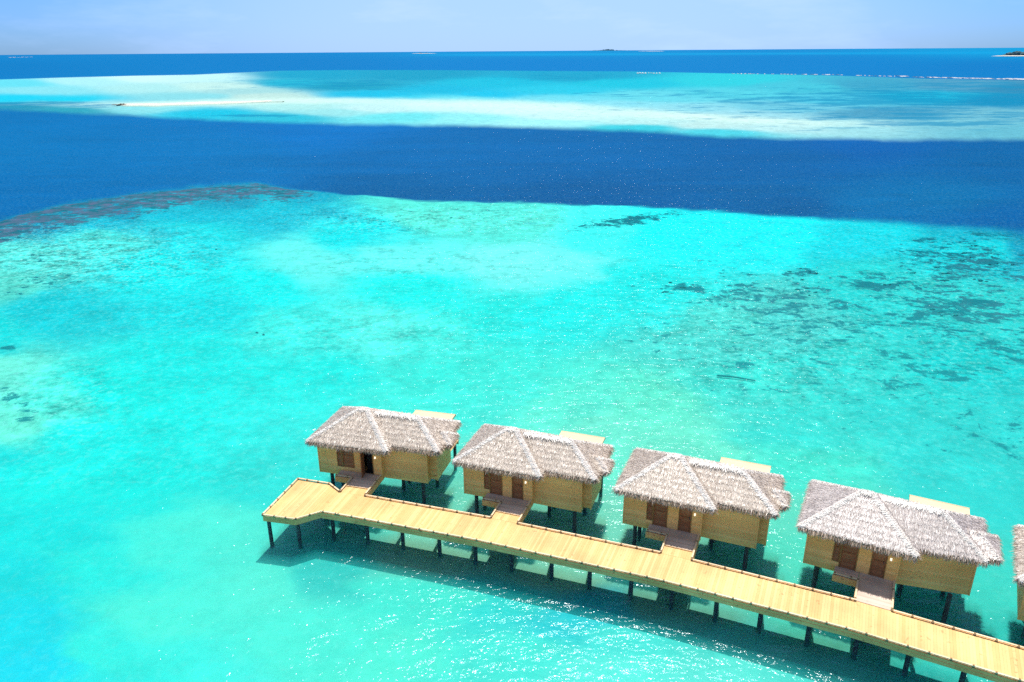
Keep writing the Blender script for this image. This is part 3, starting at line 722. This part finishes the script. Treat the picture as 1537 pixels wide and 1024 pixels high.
ZE = DZ + 2.38
def build_villa(angled, open_door):
    rng = np.random.default_rng(7 if not angled else 11)
    root = empty('thatched_villa', (0, 0, 0))
    UR = 3.87; V2 = 6.5
    fy = lambda u: 3.12 + (0.20 * (u) if angled else 0)
    # --- roof: three hipped volumes that run into each other
    if angled:
        blocks = [dict(r=(-5.28, .80, 2.12, 7.75), zr=DZ + 3.98, rx=(-2.35, -1.85), yr=4.98), dict(r=(-2.2, 4.15, 3.05, 7.75), zr=DZ + 3.72, rx=(-1.9, 1.75), yr=5.25),
                  dict(r=(2.6, 4.75, 3.75, 6.2), zr=DZ + 3.0, rx=(3.2, 3.7), yr=4.95)]
    else:
        blocks = [dict(r=(-5.28, .80, 2.12, 7.75), zr=DZ + 3.98, rx=(-2.35, -1.85), yr=4.98), dict(r=(-2.2, 4.28, 2.95, 7.65), zr=DZ + 3.72, rx=(-1.9, 1.95), yr=5.15),
                  dict(r=(2.6, 4.78, 4.05, 5.75), zr=DZ + 2.88, rx=(3.2, 4.0), yr=4.9)]
    core = MB(); st = []; fr = []; cp = []
    rects = [b_['r'] for b_ in blocks]
    for bi, b_ in enumerate(blocks):
        x0, x1, y0, y1 = b_['r']
        fc, c, a, b2 = hip_faces(x0, x1, y0, y1, ZE, b_['zr'], b_['rx'][0], b_['rx'][1], b_['yr'])
        if angled and bi == 1:      # the right-hand front runs slightly back
            c[0] = (x0, y0 - .55, ZE); c[1] = (x1, y0 + .30, ZE)
            fc = dict(front=[c[0], c[1], b2, a], right=[c[1], c[2], b2], back=[c[2], c[3], a, b2], left=[c[3], c[0], a])
        for f in fc.values(): core.face(f)
        low = [(p[0] + (.08 if p[0] < (x0 + x1) / 2 else -.08), p[1] + (.08 if p[1] < (y0 + y1) / 2 else -.08), ZE - .30) for p in c]
        for i in range(4): core.face([low[i], low[(i + 1) % 4], c[(i + 1) % 4], c[i]])
        core.face(low[::-1])
        dens = dict(front=900, right=850, left=850, back=300)
        for kf, f in fc.items():
            st.append(straws(f, dens[kf], rng))
        outs = [(0, -1), (1, 0), (0, 1), (-1, 0)]
        for i in range(4):
            p, q = np.array(c[i]), np.array(c[(i + 1) % 4])
            n_ = max(2, int(np.linalg.norm(q - p) / .25))
            for k in range(n_):                       # leave out what lies under a neighbouring volume
                s0, s1 = p + (q - p) * k / n_, p + (q - p) * (k + 1) / n_; mid = (s0 + s1) / 2 + np.array([*outs[i], 0]) * .1
                if any(r_[0] < mid[0] < r_[1] and r_[2] < mid[1] < r_[3] for j_, r_ in enumerate(rects) if j_ != bi): continue
                fr.append(fringe(s0, s1, outs[i], rng, 300 if i != 2 else 150))
        cp.append(cap(a, b2, rng, .36, 380, .045) if bi < 2 else np.zeros((0, 4, 3)))
        if bi < 2:
            cp.append(cap(a, c[0], rng, .16, 170, .05)) if bi == 0 else None
            cp.append(cap(b2, c[1], rng, .18, 190, .05))
            cp.append(cap(b2, c[2], rng, .15, 80, .04))
            if bi == 0: cp.append(cap(a, c[3], rng, .15, 80, .04))
        else:
            cp.append(cap(b2, c[1], rng, .18, 90, .04)); cp.append(cap(b2, c[2], rng, .18, 90, .04))
    ro = core.build('roof', M['thatch_core'], root)
    mesh_quads('thatch', np.concatenate(st), M['thatch_grey' if angled else 'thatch'], ro)
    mesh_quads('eave_fringe', np.concatenate(fr), M['fringe'], ro)
    mesh_quads('ridge_cap', np.concatenate([x for x in cp if x is not None and len(x)]), M['ridge'], ro)
    # --- walls of lapped boards
    wall = MB(); z0, z1 = DZ - .38, ZE - .12; ch = .165
    def wall_run(p, q, za=z0, zb=z1, th=.07):
        """p->q with the outside to the right"""
        p = np.array(p, float); q = np.array(q, float); d = (q - p) / np.linalg.norm(q - p); n = np.array([d[1], -d[0]])
        z = za
        while z < zb - .01:
            zt = min(z + ch, zb); b_ = len(wall.v)
            o1, o2 = .022, .006
            for pt in (p, q):
                wall.v += [(*(pt + n * o1), z), (*(pt - n * th), z), (*(pt - n * th), zt), (*(pt + n * o2), zt)]
            wall.f += [(b_, b_ + 4, b_ + 7, b_ + 3), (b_ + 1, b_ + 2, b_ + 6, b_ + 5), (b_, b_ + 1, b_ + 5, b_ + 4), (b_ + 3, b_ + 7, b_ + 6, b_ + 2), (b_, b_ + 3, b_ + 2, b_ + 1), (b_ + 4, b_ + 5, b_ + 6, b_ + 7)]
            z = zt
    FV = 2.72
    wall_run((-4.77, FV), (-3.32, FV))
    wall_run((-3.32, FV), (-2.92, FV), z0, DZ + .30)
    wall_run((-3.32, FV), (-2.0, FV), DZ + 2.12, z1)
    wall_run((-2.92, FV), (-2.0, FV), z0, DZ - .02 if not open_door else DZ + .30)
    wall_run((-2.0, FV), (-1.32, FV))
    wall_run((-1.32, FV), (-.52, FV), z0, DZ - .02)
    wall_run((-1.32, FV), (-.52, FV), DZ + 2.1, z1)
    wall_run((-.52, FV), (.07, FV))
    wall_run((.07, FV), (.07, fy(0.07)))
    if angled:
        wall_run((.07, fy(.07)), (3.76, fy(3.76) + .02)); wall_run((3.76, fy(3.76) + .02), (3.76, V2))
        wall_run((3.76, V2), (-4.77, V2)); wall_run((-4.77, V2), (-4.77, FV)); cr = [(3.76, fy(3.76))]
        foot = [(-4.72, FV + .05), (.07, FV + .05), (.10, fy(0) + .08), (3.70, fy(3.7) + .1), (3.70, V2 - .05), (-4.72, V2 - .05)]
    else:
        wall_run((.07, 3.12), (3.34, 3.12)); wall_run((3.34, 3.12), (3.34, 3.66)); wall_run((3.34, 3.66), (UR, 3.66), DZ - .30)
        wall_run((UR, 3.66), (UR, V2)); wall_run((UR, V2), (-4.77, V2)); wall_run((-4.77, V2), (-4.77, FV)); cr = [(3.34, 3.12), (UR, 3.66)]
        foot = [(-4.72, FV + .05), (.05, FV + .05), (.12, 3.17), (3.29, 3.17), (3.29, 3.70), (UR - .05, 3.70), (UR - .05, V2 - .05), (-4.72, V2 - .05)]
    wall.build('wall', M['wall'], root)
    fl = MB(); fl.poly_prism(foot, DZ - .36, DZ - .16); fl.build('floor_slab', M['fascia'], root)
    for (x, y) in [(-4.77, FV), (.07, FV)] + cr:
        ct = MB(); ct.bar((x - .045, y + .01), (x + .045, y + .01), .10, z0 - .004, z1); ct.build('corner_trim', M['wall'], root)
    # --- shuttered window, louvred door
    def leaf(name, u0, u1, za, zb, y, louv=9, mat='door', par=root):
        k = MB(); w_ = .07; k.box(u0, u0 + w_, y, y + .05, za, zb); k.box(u1 - w_, u1, y, y + .05, za, zb)
        k.box(u0 + w_, u1 - w_, y, y + .05, za, za + .12); k.box(u0 + w_, u1 - w_, y, y + .05, zb - .1, zb)
        mid = (za + zb) * .5; k.box(u0 + w_, u1 - w_, y, y + .05, mid - .05, mid + .05)
        k.box(u0 + w_, u1 - w_, y + .035, y + .046, za + .12, zb - .1)
        zz = za + .14
        step = (zb - za - .3) / louv
        while zz < zb - .16:
            if not (mid - .11 < zz < mid + .05):
                b_ = len(k.v); k.v += [(u0 + w_, y + .002, zz), (u1 - w_, y + .002, zz), (u1 - w_, y + .034, zz + step * .85), (u0 + w_, y + .034, zz + step * .85)]; k.f.append((b_, b_ + 1, b_ + 2, b_ + 3))
            zz += step
        return k.build(name, M[mat], par)
    wz = DZ + .30
    wf = MB(); wf.box(-3.32, -3.27, FV - .035, FV + .06, wz, DZ + 2.12); wf.box(-2.96, -2.90, FV - .035, FV + .06, wz, DZ + 2.12); wf.box(-3.27, -2.96, FV - .035, FV + .06, wz, wz + .05)
    win = wf.build('window', M['frame'], root)
    leaf('shutter', -3.265, -2.965, wz + .055, DZ + 2.11, FV + .0, 8, par=win)
    db = DZ - .01 if not open_door else wz
    df = MB(); df.box(-2.895, -2.85, FV - .04, FV + .06, db, DZ + 2.12); df.box(-2.06, -2.0, FV - .04, FV + .06, db, DZ + 2.12)
    d1 = df.build('window' if open_door else 'door', M['frame'], root)
    leaf('shutter' if open_door else 'door_leaf', -2.845, -2.065, db + .012, DZ + 2.11, FV + .0, 7, par=d1)
    df = MB(); df.box(-1.32, -1.26, FV - .04, FV + .06, DZ - .01, DZ + 2.1); df.box(-.58, -.52, FV - .04, FV + .06, DZ - .01, DZ + 2.1); df.box(-1.26, -.58, FV - .04, FV + .06, DZ + 2.04, DZ + 2.1)
    d2 = df.build('door', M['frame'], root)
    if open_door:
        lf = leaf('door_leaf', 0, .68, 0.0, 2.02, 0, 7, par=d2); lf.location = (-1.25, FV - .03, DZ); lf.rotation_euler = (0, 0, R(-82))
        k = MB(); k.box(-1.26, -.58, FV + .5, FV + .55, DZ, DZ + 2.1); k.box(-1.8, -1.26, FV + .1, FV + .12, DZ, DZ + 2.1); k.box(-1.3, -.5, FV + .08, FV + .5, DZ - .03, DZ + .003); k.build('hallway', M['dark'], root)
        k = MB(); k.box(-.30, -.28, FV - .2, FV - .19, 0, .01)
    else:
        leaf('door_leaf', -1.255, -.585, DZ + .002, DZ + 2.035, FV + .0, 6, par=d2)
        k = MB(); k.box(-.68, -.65, FV - .05, FV - .01, DZ + .95, DZ + 1.12); k.build('door_handle', M['pile'], d2)
    k = MB(); k.box(-.40, -.30, FV - .03, FV - .024, DZ + 1.33, DZ + 1.47); k.cyl(-.35, FV - .07, .055, DZ + 1.34, DZ + 1.45, 10, .04); k.build('wall_lamp', M['lamp'], root)
    # --- porch
    k = MB(); rr = random.Random(2); v = .84 if not angled else .03
    while v < FV - .02:
        v1 = min(v + .13, FV - .006); k.box(-1.78 + rr.uniform(-.01, .01), .0, v, v1 - .002, DZ - .03, DZ + .012 + rr.uniform(-.002, .002)); v += .13
    v = 1.87
    while v < FV - .02:
        v1 = min(v + .13, FV - .006); k.box(-3.08, -1.80, v, v1 - .002, DZ - .03, DZ + .010 + rr.uniform(-.002, .002)); v += .13
    pf = k.build('porch_floor', M['porch'], root)
    if not angled:
        k = MB(); uu = -1.78
        while uu < -.05: k.box(uu, min(uu + .142, 0), .012, .80, DZ - .04, DZ + rr.uniform(-.002, .003)); uu += .145
        k.box(-1.80, 0.0, .802, .836, DZ - .04, DZ + .05)
        k.build('entry_boards', M['deck'], root)
    k = MB()
    for (p, q) in [((-1.83, .0), (-1.83, 1.83)), ((-3.12, 1.83), (-1.80, 1.83)), ((.05, .0), (.05, 3.0))]:
        k.bar(p, q, .06, DZ - .42, DZ - .004)
    k.build('porch_beam', M['fascia'], root)
    for (pts, sd) in [([np.array((-1.80, .02)), np.array((-1.80, 1.86))], -1), ([np.array((-3.10, 1.86)), np.array((-1.80, 1.86))], 1), ([np.array((0.02, .02)), np.array((0.02, 2.66))], 1)]:
        kerb(pts, sd, 1, spacing=.86, inset=.0, root=root, zb=DZ + .015, start=.08)
    # --- terrace behind with its flat boarded roof
    k = MB(); v = V2 + .03
    while v < 9.2: k.box(.1, 3.6, v, v + .13, DZ - .10, DZ - .06); v += .142
    k.box(.1, 3.6, V2 + .03, V2 + .09, DZ - .4, DZ - .102); k.box(.1, 3.6, 9.08, 9.14, DZ - .4, DZ - .102)
    k.build('terrace_floor', M['deck'], root)
    k = MB(); v = 6.52; zt = DZ + 2.16
    u_a, u_b = (.27, 3.48)
    while v < 8.9: k.box(u_a, u_b, v, v + .135, zt, zt + .03); v += .142
    for uu in (u_a + .04, (u_a + u_b) / 2, u_b - .04): k.bar((uu, 6.9), (uu, 8.95), .06, zt - .14, zt - .003)
    k.bar((u_a - .02, 8.98), (u_b + .02, 8.98), .04, zt - .12, zt + .034)
    tr = k.build('terrace_roof', M['pale'], root)
    for uu in (u_a + .12, u_b - .12):
        k = MB(); k.box(uu - .05, uu + .05, 8.5, 8.6, DZ - .06, zt - .145); k.build('terrace_post', M['pile'], root)
    for uu in (.35, 3.35):
        k = MB(); k.cyl(uu, 8.9, .13, -.6, DZ - .11, 10); k.build('stilt', M['pile'], root)
    # --- stilts
    for uu, vvs in ((-4.05, (3.05, 4.5, 6.2)), (-1.9, (4.9, 6.2)), (.55, (5.2, 6.3)), (2.85, (3.45, 6.2))):
        for vv in vvs:
            k = MB(); k.cyl(uu, vv, .13, -.6, DZ - .37, 12); k.build('stilt', M['pile'], root)
            if vv < 3.5: pass
    k = MB()
    for vv in (4.1, 5.0, 6.2): k.bar((-4.6, vv), (3.2, vv), .14, DZ - .5, DZ - .364)
    k.build('floor_beam', M['fascia'], root)
    return root

def copy_tree(o, parent=None):
    c = o.copy(); COL.objects.link(c); c.parent = parent
    for ch in list(o.children): copy_tree(ch, c)
    return c

v_closed = build_villa(False, False)
v_open = build_villa(False, True)
v_wide = build_villa(True, False)
spots = [v_open, v_closed, copy_tree(v_closed), v_wide, copy_tree(v_closed)]
labels = ['thatched villa with its door standing open, beside the angular end platform of the walkway',
          'thatched villa second from the end platform, its roof nearly touching the open-doored villa',
          'thatched stilt villa in the middle of the row, third along from the end platform',
          'nearest fully visible thatched villa, greyer roof and greyish boards on its whole entry bridge',
          'thatched villa cut off by the right edge, only its roof edge and wall corner showing']
for r_, lab, (a, o_) in zip(spots, labels, V_FRAMES):
    r_.location = (o_[0], o_[1], 0); r_.rotation_euler = (0, 0, R(a))
    tag(r_, lab, 'villa', 'thatched villas along the walkway')

# ------------------------------------------------------------------ sunken poles on the lagoon floor
def log(name, p0, p1, r, label):
    a = at(*p0, -.4); b = at(*p1, -.4)
    d = b - a; L_ = float(np.linalg.norm(d)); o = empty(name, (float(a[0]), float(a[1]), -.25), math.atan2(d[1], d[0]))
    bpy.data.objects.remove(o)
    k = MB(); n = 9; segs = 8
    for i in range(segs + 1):
        t = i / segs; rr = r * (1 - .35 * t); yy = .12 * math.sin(t * 3.0); zz = .03 * math.sin(t * 5)
        for j in range(n):
            an = 2 * math.pi * j / n; k.v.append((t * L_, yy + rr * math.cos(an), zz + rr * math.sin(an)))
    for i in range(segs):
        for j in range(n): k.f.append((i * n + j, i * n + (j + 1) % n, (i + 1) * n + (j + 1) % n, (i + 1) * n + j))
    k.f.append(tuple(range(n))[::-1]); k.f.append(tuple(segs * n + j for j in range(n)))
    ob = k.build(name, plain_mat('sunken_wood', (.01, .18, .19), .9, .2, spec=0.0))
    ob.location = (float(a[0]), float(a[1]), -.38); ob.rotation_euler = (0, 0, math.atan2(d[1], d[0]))
    tag(ob, label, 'log')
log('sunken_log', (1076, 564), (1134, 571.5), .10, 'long dark straight log lying under the turquoise water beyond the villas')

# ------------------------------------------------------------------ corals standing on the lagoon floor
def coral_clumps():
    rng = random.Random(12); k = MB()
    def lump(x, y, r):
        n = 13; b = len(k.v); hs = rng.uniform(.16, .28)
        rad = [r * rng.uniform(.35, 1.3) for _ in range(n)]; st = rng.uniform(1.3, 2.8); ro_ = rng.uniform(-.5, .5)
        for lv, (f_, z_) in enumerate([(1, -.62), (.82, -.55 + hs * .4), (.4, -.55 + hs * .7)]):
            for i in range(n):
                an = 2 * math.pi * i / n; xx = rad[i] * f_ * math.cos(an) * st; yy = rad[i] * f_ * math.sin(an)
                k.v.append((x + xx * math.cos(ro_) - yy * math.sin(ro_), y + xx * math.sin(ro_) + yy * math.cos(ro_), z_))
        for lv in range(2):
            for i in range(n): k.f.append((b + lv * n + i, b + lv * n + (i + 1) % n, b + (lv + 1) * n + (i + 1) % n, b + (lv + 1) * n + i))
        k.f.append(tuple(b + 2 * n + i for i in range(n)))
    spots_ = [(12, 521, .8, 3), (10, 590, 1.0, 8), (28, 592, 1.0, 7), (45, 596, .9, 6), (34, 609, .7, 4), (18, 560, .5, 3), (42, 628, .5, 3), (70, 533, .5, 3), (85, 534, .4, 2), (402, 500, .6, 3), (310, 378, .8, 3),
              (1020, 432, 1.0, 9), (1045, 437, .8, 5), (1215, 412, 1.0, 9), (1205, 407, .9, 5), (1235, 417, .8, 5), (1290, 408, .8, 4), (1345, 430, 1.0, 8), (1320, 432, .8, 5), (1300, 391, .6, 3), (1210, 438, 1.0, 8), (1235, 460, .7, 4),
              (1245, 483, .7, 5), (1195, 452, .7, 5), (1313, 449, .9, 6), (1410, 470, 1.0, 7), (1420, 407, 1.2, 9), (1440, 366, 1.2, 8), (1460, 388, 1.2, 8), (1500, 395, 1.2, 8), (1490, 497, .9, 5), (1450, 492, .9, 5), (1320, 495, .9, 6), (1288, 494, .7, 4),
              (1475, 425, 1.0, 8), (1520, 430, 1.0, 6), (1390, 445, .9, 5), (1380, 375, 1.0, 6), (1250, 504, .7, 4), (1240, 497, .7, 4)]
    for (px_, py_, r, n) in [q_ for q_ in spots_ if 300 < q_[0] < 420 or q_[3] > 6 and q_[0] > 100]:
        c = at(px_, py_, -.5)
        for i in range(n * 2 if px_ < 100 else (n + 1) // 2): lump(c[0] + rng.gauss(0, r * 1.5), c[1] + rng.gauss(0, r * 1.2), r * rng.uniform(.10, .45) * (.6 if px_ > 100 else 1))
    o = k.build('coral', plain_mat('coral_rock', (.004, .17, .18), .95, .55, 3.5, spec=.0))
    tag(o, 'dark coral clumps scattered over the lagoon floor', 'coral', kind='stuff')
coral_clumps()

# ------------------------------------------------------------------ far islands, sand spits and breaking waves
def mound(name, px0, px1, py_, h, mat, depth_frac=.35, seed=1, kind='structure'):
    a = at(px0, py_, 0); b = at(px1, py_, 0); c = (a + b) / 2; L_ = float(np.linalg.norm(b - a)) / 2; ang = math.atan2(b[1] - a[1], b[0] - a[0])
    rng = random.Random(seed); n = 28; k = MB(); rad = [1 + .18 * math.sin(3 * 2 * math.pi * i / n + seed) + .08 * rng.uniform(-1, 1) for i in range(n)]
    for (f_, z_) in [(1.0, -.5), (.93, .04), (.75, h * .6), (.45, h)]:
        for i in range(n):
            an = 2 * math.pi * i / n; xx = L_ * f_ * rad[i] ** .3 * math.cos(an); yy = L_ * depth_frac * f_ * rad[i] * math.sin(an)
            k.v.append((xx, yy, z_))
    for lv in range(3):
        for i in range(n): k.f.append((lv * n + i, lv * n + (i + 1) % n, (lv + 1) * n + (i + 1) % n, (lv + 1) * n + i))
    k.f.append(tuple(3 * n + i for i in range(n)))
    o = k.build(name, mat); o.location = (float(c[0]), float(c[1]), 0); o.rotation_euler = (0, 0, ang)
    tag(o, kind=kind); return o, c, ang, L_
sand_m = plain_mat('dry_sand', (.52, .49, .42), .9, .08, .05)
def sandbank():
    cx_ = [(178, 157.6, 3), (205, 157.2, 8), (250, 156.4, 11), (300, 155.0, 14), (350, 153.6, 10), (400, 152.4, 5), (440, 151.7, 1), (540, 151.6, 1), (580, 152.4, 1)]
    k = MB(); rng = random.Random(3); n = 70
    for i in range(n + 1):
        x = 178 + (425 - 178) * i / n; y = np.interp(x, [c[0] for c in cx_], [c[1] for c in cx_]); w = np.interp(x, [c[0] for c in cx_], [c[2] for c in cx_])
        p = at(x, y + .3 * math.sin(x / 17) + .15 * math.sin(x / 6.1), 0); w *= .75 + .5 * value_noise(np.array([x / 14.]), np.array([.5]), 4)[0]
        for (f_, z_) in [(-1.0, -.5), (-.8 + rng.uniform(-.08, .08), .03), (-.2, .45), (.3, .45), (.8 + rng.uniform(-.08, .08), .03), (1.0, -.5)]: k.v.append((p[0], p[1] + f_ * w, z_ if w > 4.5 else min(z_, -.05)))
    for i in range(n):
        for j in range(5): k.f.append((i * 6 + j, (i + 1) * 6 + j, (i + 1) * 6 + j + 1, i * 6 + j + 1))
    o = k.build('sandbank', sand_m); tag(o, kind='structure')
sandbank()
mound('sand_spit', 963, 996, 76.9, 2.5, sand_m, .25, 3)
mound('sand_spit', 619, 652, 80.3, 2.0, sand_m, .25, 5)
mound('island_beach', 1488, 1560, 84.2, 2.0, sand_m, .3, 6)
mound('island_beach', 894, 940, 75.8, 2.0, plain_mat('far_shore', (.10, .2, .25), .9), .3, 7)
def grove(name, px0, px1, py_, hmax, label, n=60, col=(.02, .05, .045), seed=3, cat='trees'):
    rng = random.Random(seed); a = at(px0, py_, 0); b = at(px1, py_, 0); L_ = float(np.linalg.norm(b - a)); k = MB()
    for i in range(n):
        t = rng.random(); env = math.sin(math.pi * min(max(t, .03), .97)) ** .5 * (.65 + .35 * math.sin(t * 9 + seed)); h = hmax * env * rng.uniform(.55, 1.1)
        c = a + (b - a) * t + np.array([0, rng.uniform(-.1, .1) * L_ * .3]); r = hmax * rng.uniform(.5, .9)
        m_ = 7; b0 = len(k.v)
        for (f_, z_) in [(.5, 0), (1.0, h * .45), (.8, h * .75), (.25, h)]:
            for j in range(m_):
                an = 2 * math.pi * j / m_ + rng.uniform(-.2, .2); q = r * f_ * rng.uniform(.8, 1.2)
                k.v.append((c[0] + q * math.cos(an), c[1] + q * math.sin(an), z_ + rng.uniform(-.06, .06) * h))
        for lv in range(3):
            for j in range(m_): k.f.append((b0 + lv * m_ + j, b0 + lv * m_ + (j + 1) % m_, b0 + (lv + 1) * m_ + (j + 1) % m_, b0 + (lv + 1) * m_ + j))
        k.f.append(tuple(b0 + 3 * m_ + j for j in range(m_)))
    o = k.build(name, plain_mat(name + '_leaves', col, .9, .4, .02)); tag(o, label, cat, kind='stuff'); return o
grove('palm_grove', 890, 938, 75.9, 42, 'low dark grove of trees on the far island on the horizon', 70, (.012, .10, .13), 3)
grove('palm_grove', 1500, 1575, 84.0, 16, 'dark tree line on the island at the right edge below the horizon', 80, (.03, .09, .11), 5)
grove('palm_grove', 628, 642, 80.2, 12, 'small dark tuft of trees on the far sand spit left of centre', 16, (.02, .09, .12), 6)
grove('shrub_patch', 168, 192, 157.6, 1.1, 'small brown scrub and rock patch at the left tip of the white sandbank', 26, (.26, .20, .14), 8, 'shrubs')
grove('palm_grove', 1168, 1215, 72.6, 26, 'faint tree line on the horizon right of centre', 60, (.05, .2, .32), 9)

def surf():
    rng = random.Random(5); k = MB()
    def dash(x0, x1, y0, y1, n, th=5.0, p=1.0):
        for i in range(n):
            if rng.random() > p: continue
            t0 = (i + rng.uniform(0, .3)) / n; t1 = (i + rng.uniform(.6, 1.0)) / n
            q0 = at(x0 + (x1 - x0) * t0, y0 + (y1 - y0) * t0 + rng.uniform(-.25, .25), .05); q1 = at(x0 + (x1 - x0) * t1, y0 + (y1 - y0) * t1 + rng.uniform(-.25, .25), .05)
            w0 = th * rng.uniform(.4, 1.2); m_ = 7; pts = []
            for j in range(m_ + 1):
                t = j / m_; c = q0 + (q1 - q0) * t; pts.append((c[0], c[1] - w0 * math.sin(math.pi * t) * rng.uniform(.6, 1)))
            for j in range(m_, -1, -1):
                t = j / m_; c = q0 + (q1 - q0) * t; pts.append((c[0], c[1] + .3 + w0 * math.sin(math.pi * t) * rng.uniform(.6, 1)))
            b0 = len(k.v); n_ = len(pts); cxx = sum(p_[0] for p_ in pts) / n_; cyy = sum(p_[1] for p_ in pts) / n_
            k.v += [(p_[0], p_[1], .02) for p_ in pts] + [((p_[0] + cxx) / 2, (p_[1] + cyy) / 2, .7) for p_ in pts]
            for j in range(n_): k.f.append((b0 + j, b0 + (j + 1) % n_, b0 + n_ + (j + 1) % n_, b0 + n_ + j))
            k.f.append(tuple(b0 + n_ + j for j in range(n_)))
    dash(955, 992, 109.8, 110.0, 9, 8); dash(1098, 1260, 110.8, 112.6, 60, 4, .6); dash(1346, 1362, 114.6, 115, 5, 12); dash(1365, 1537, 116, 119.6, 60, 7, .85); dash(1515, 1600, 118.6, 121, 8, 16)
    dash(0, 50, 86.6, 85.6, 8, 40, .7); dash(1262, 1345, 113, 115, 26, 4, .45)
    o = k.build('surf', plain_mat('sea_foam', (.48, .48, .47), .9, .05, .1))
    tag(o, 'white breaking waves in a thin broken line along the outer edge of the far reef', 'waves', kind='stuff')
surf()
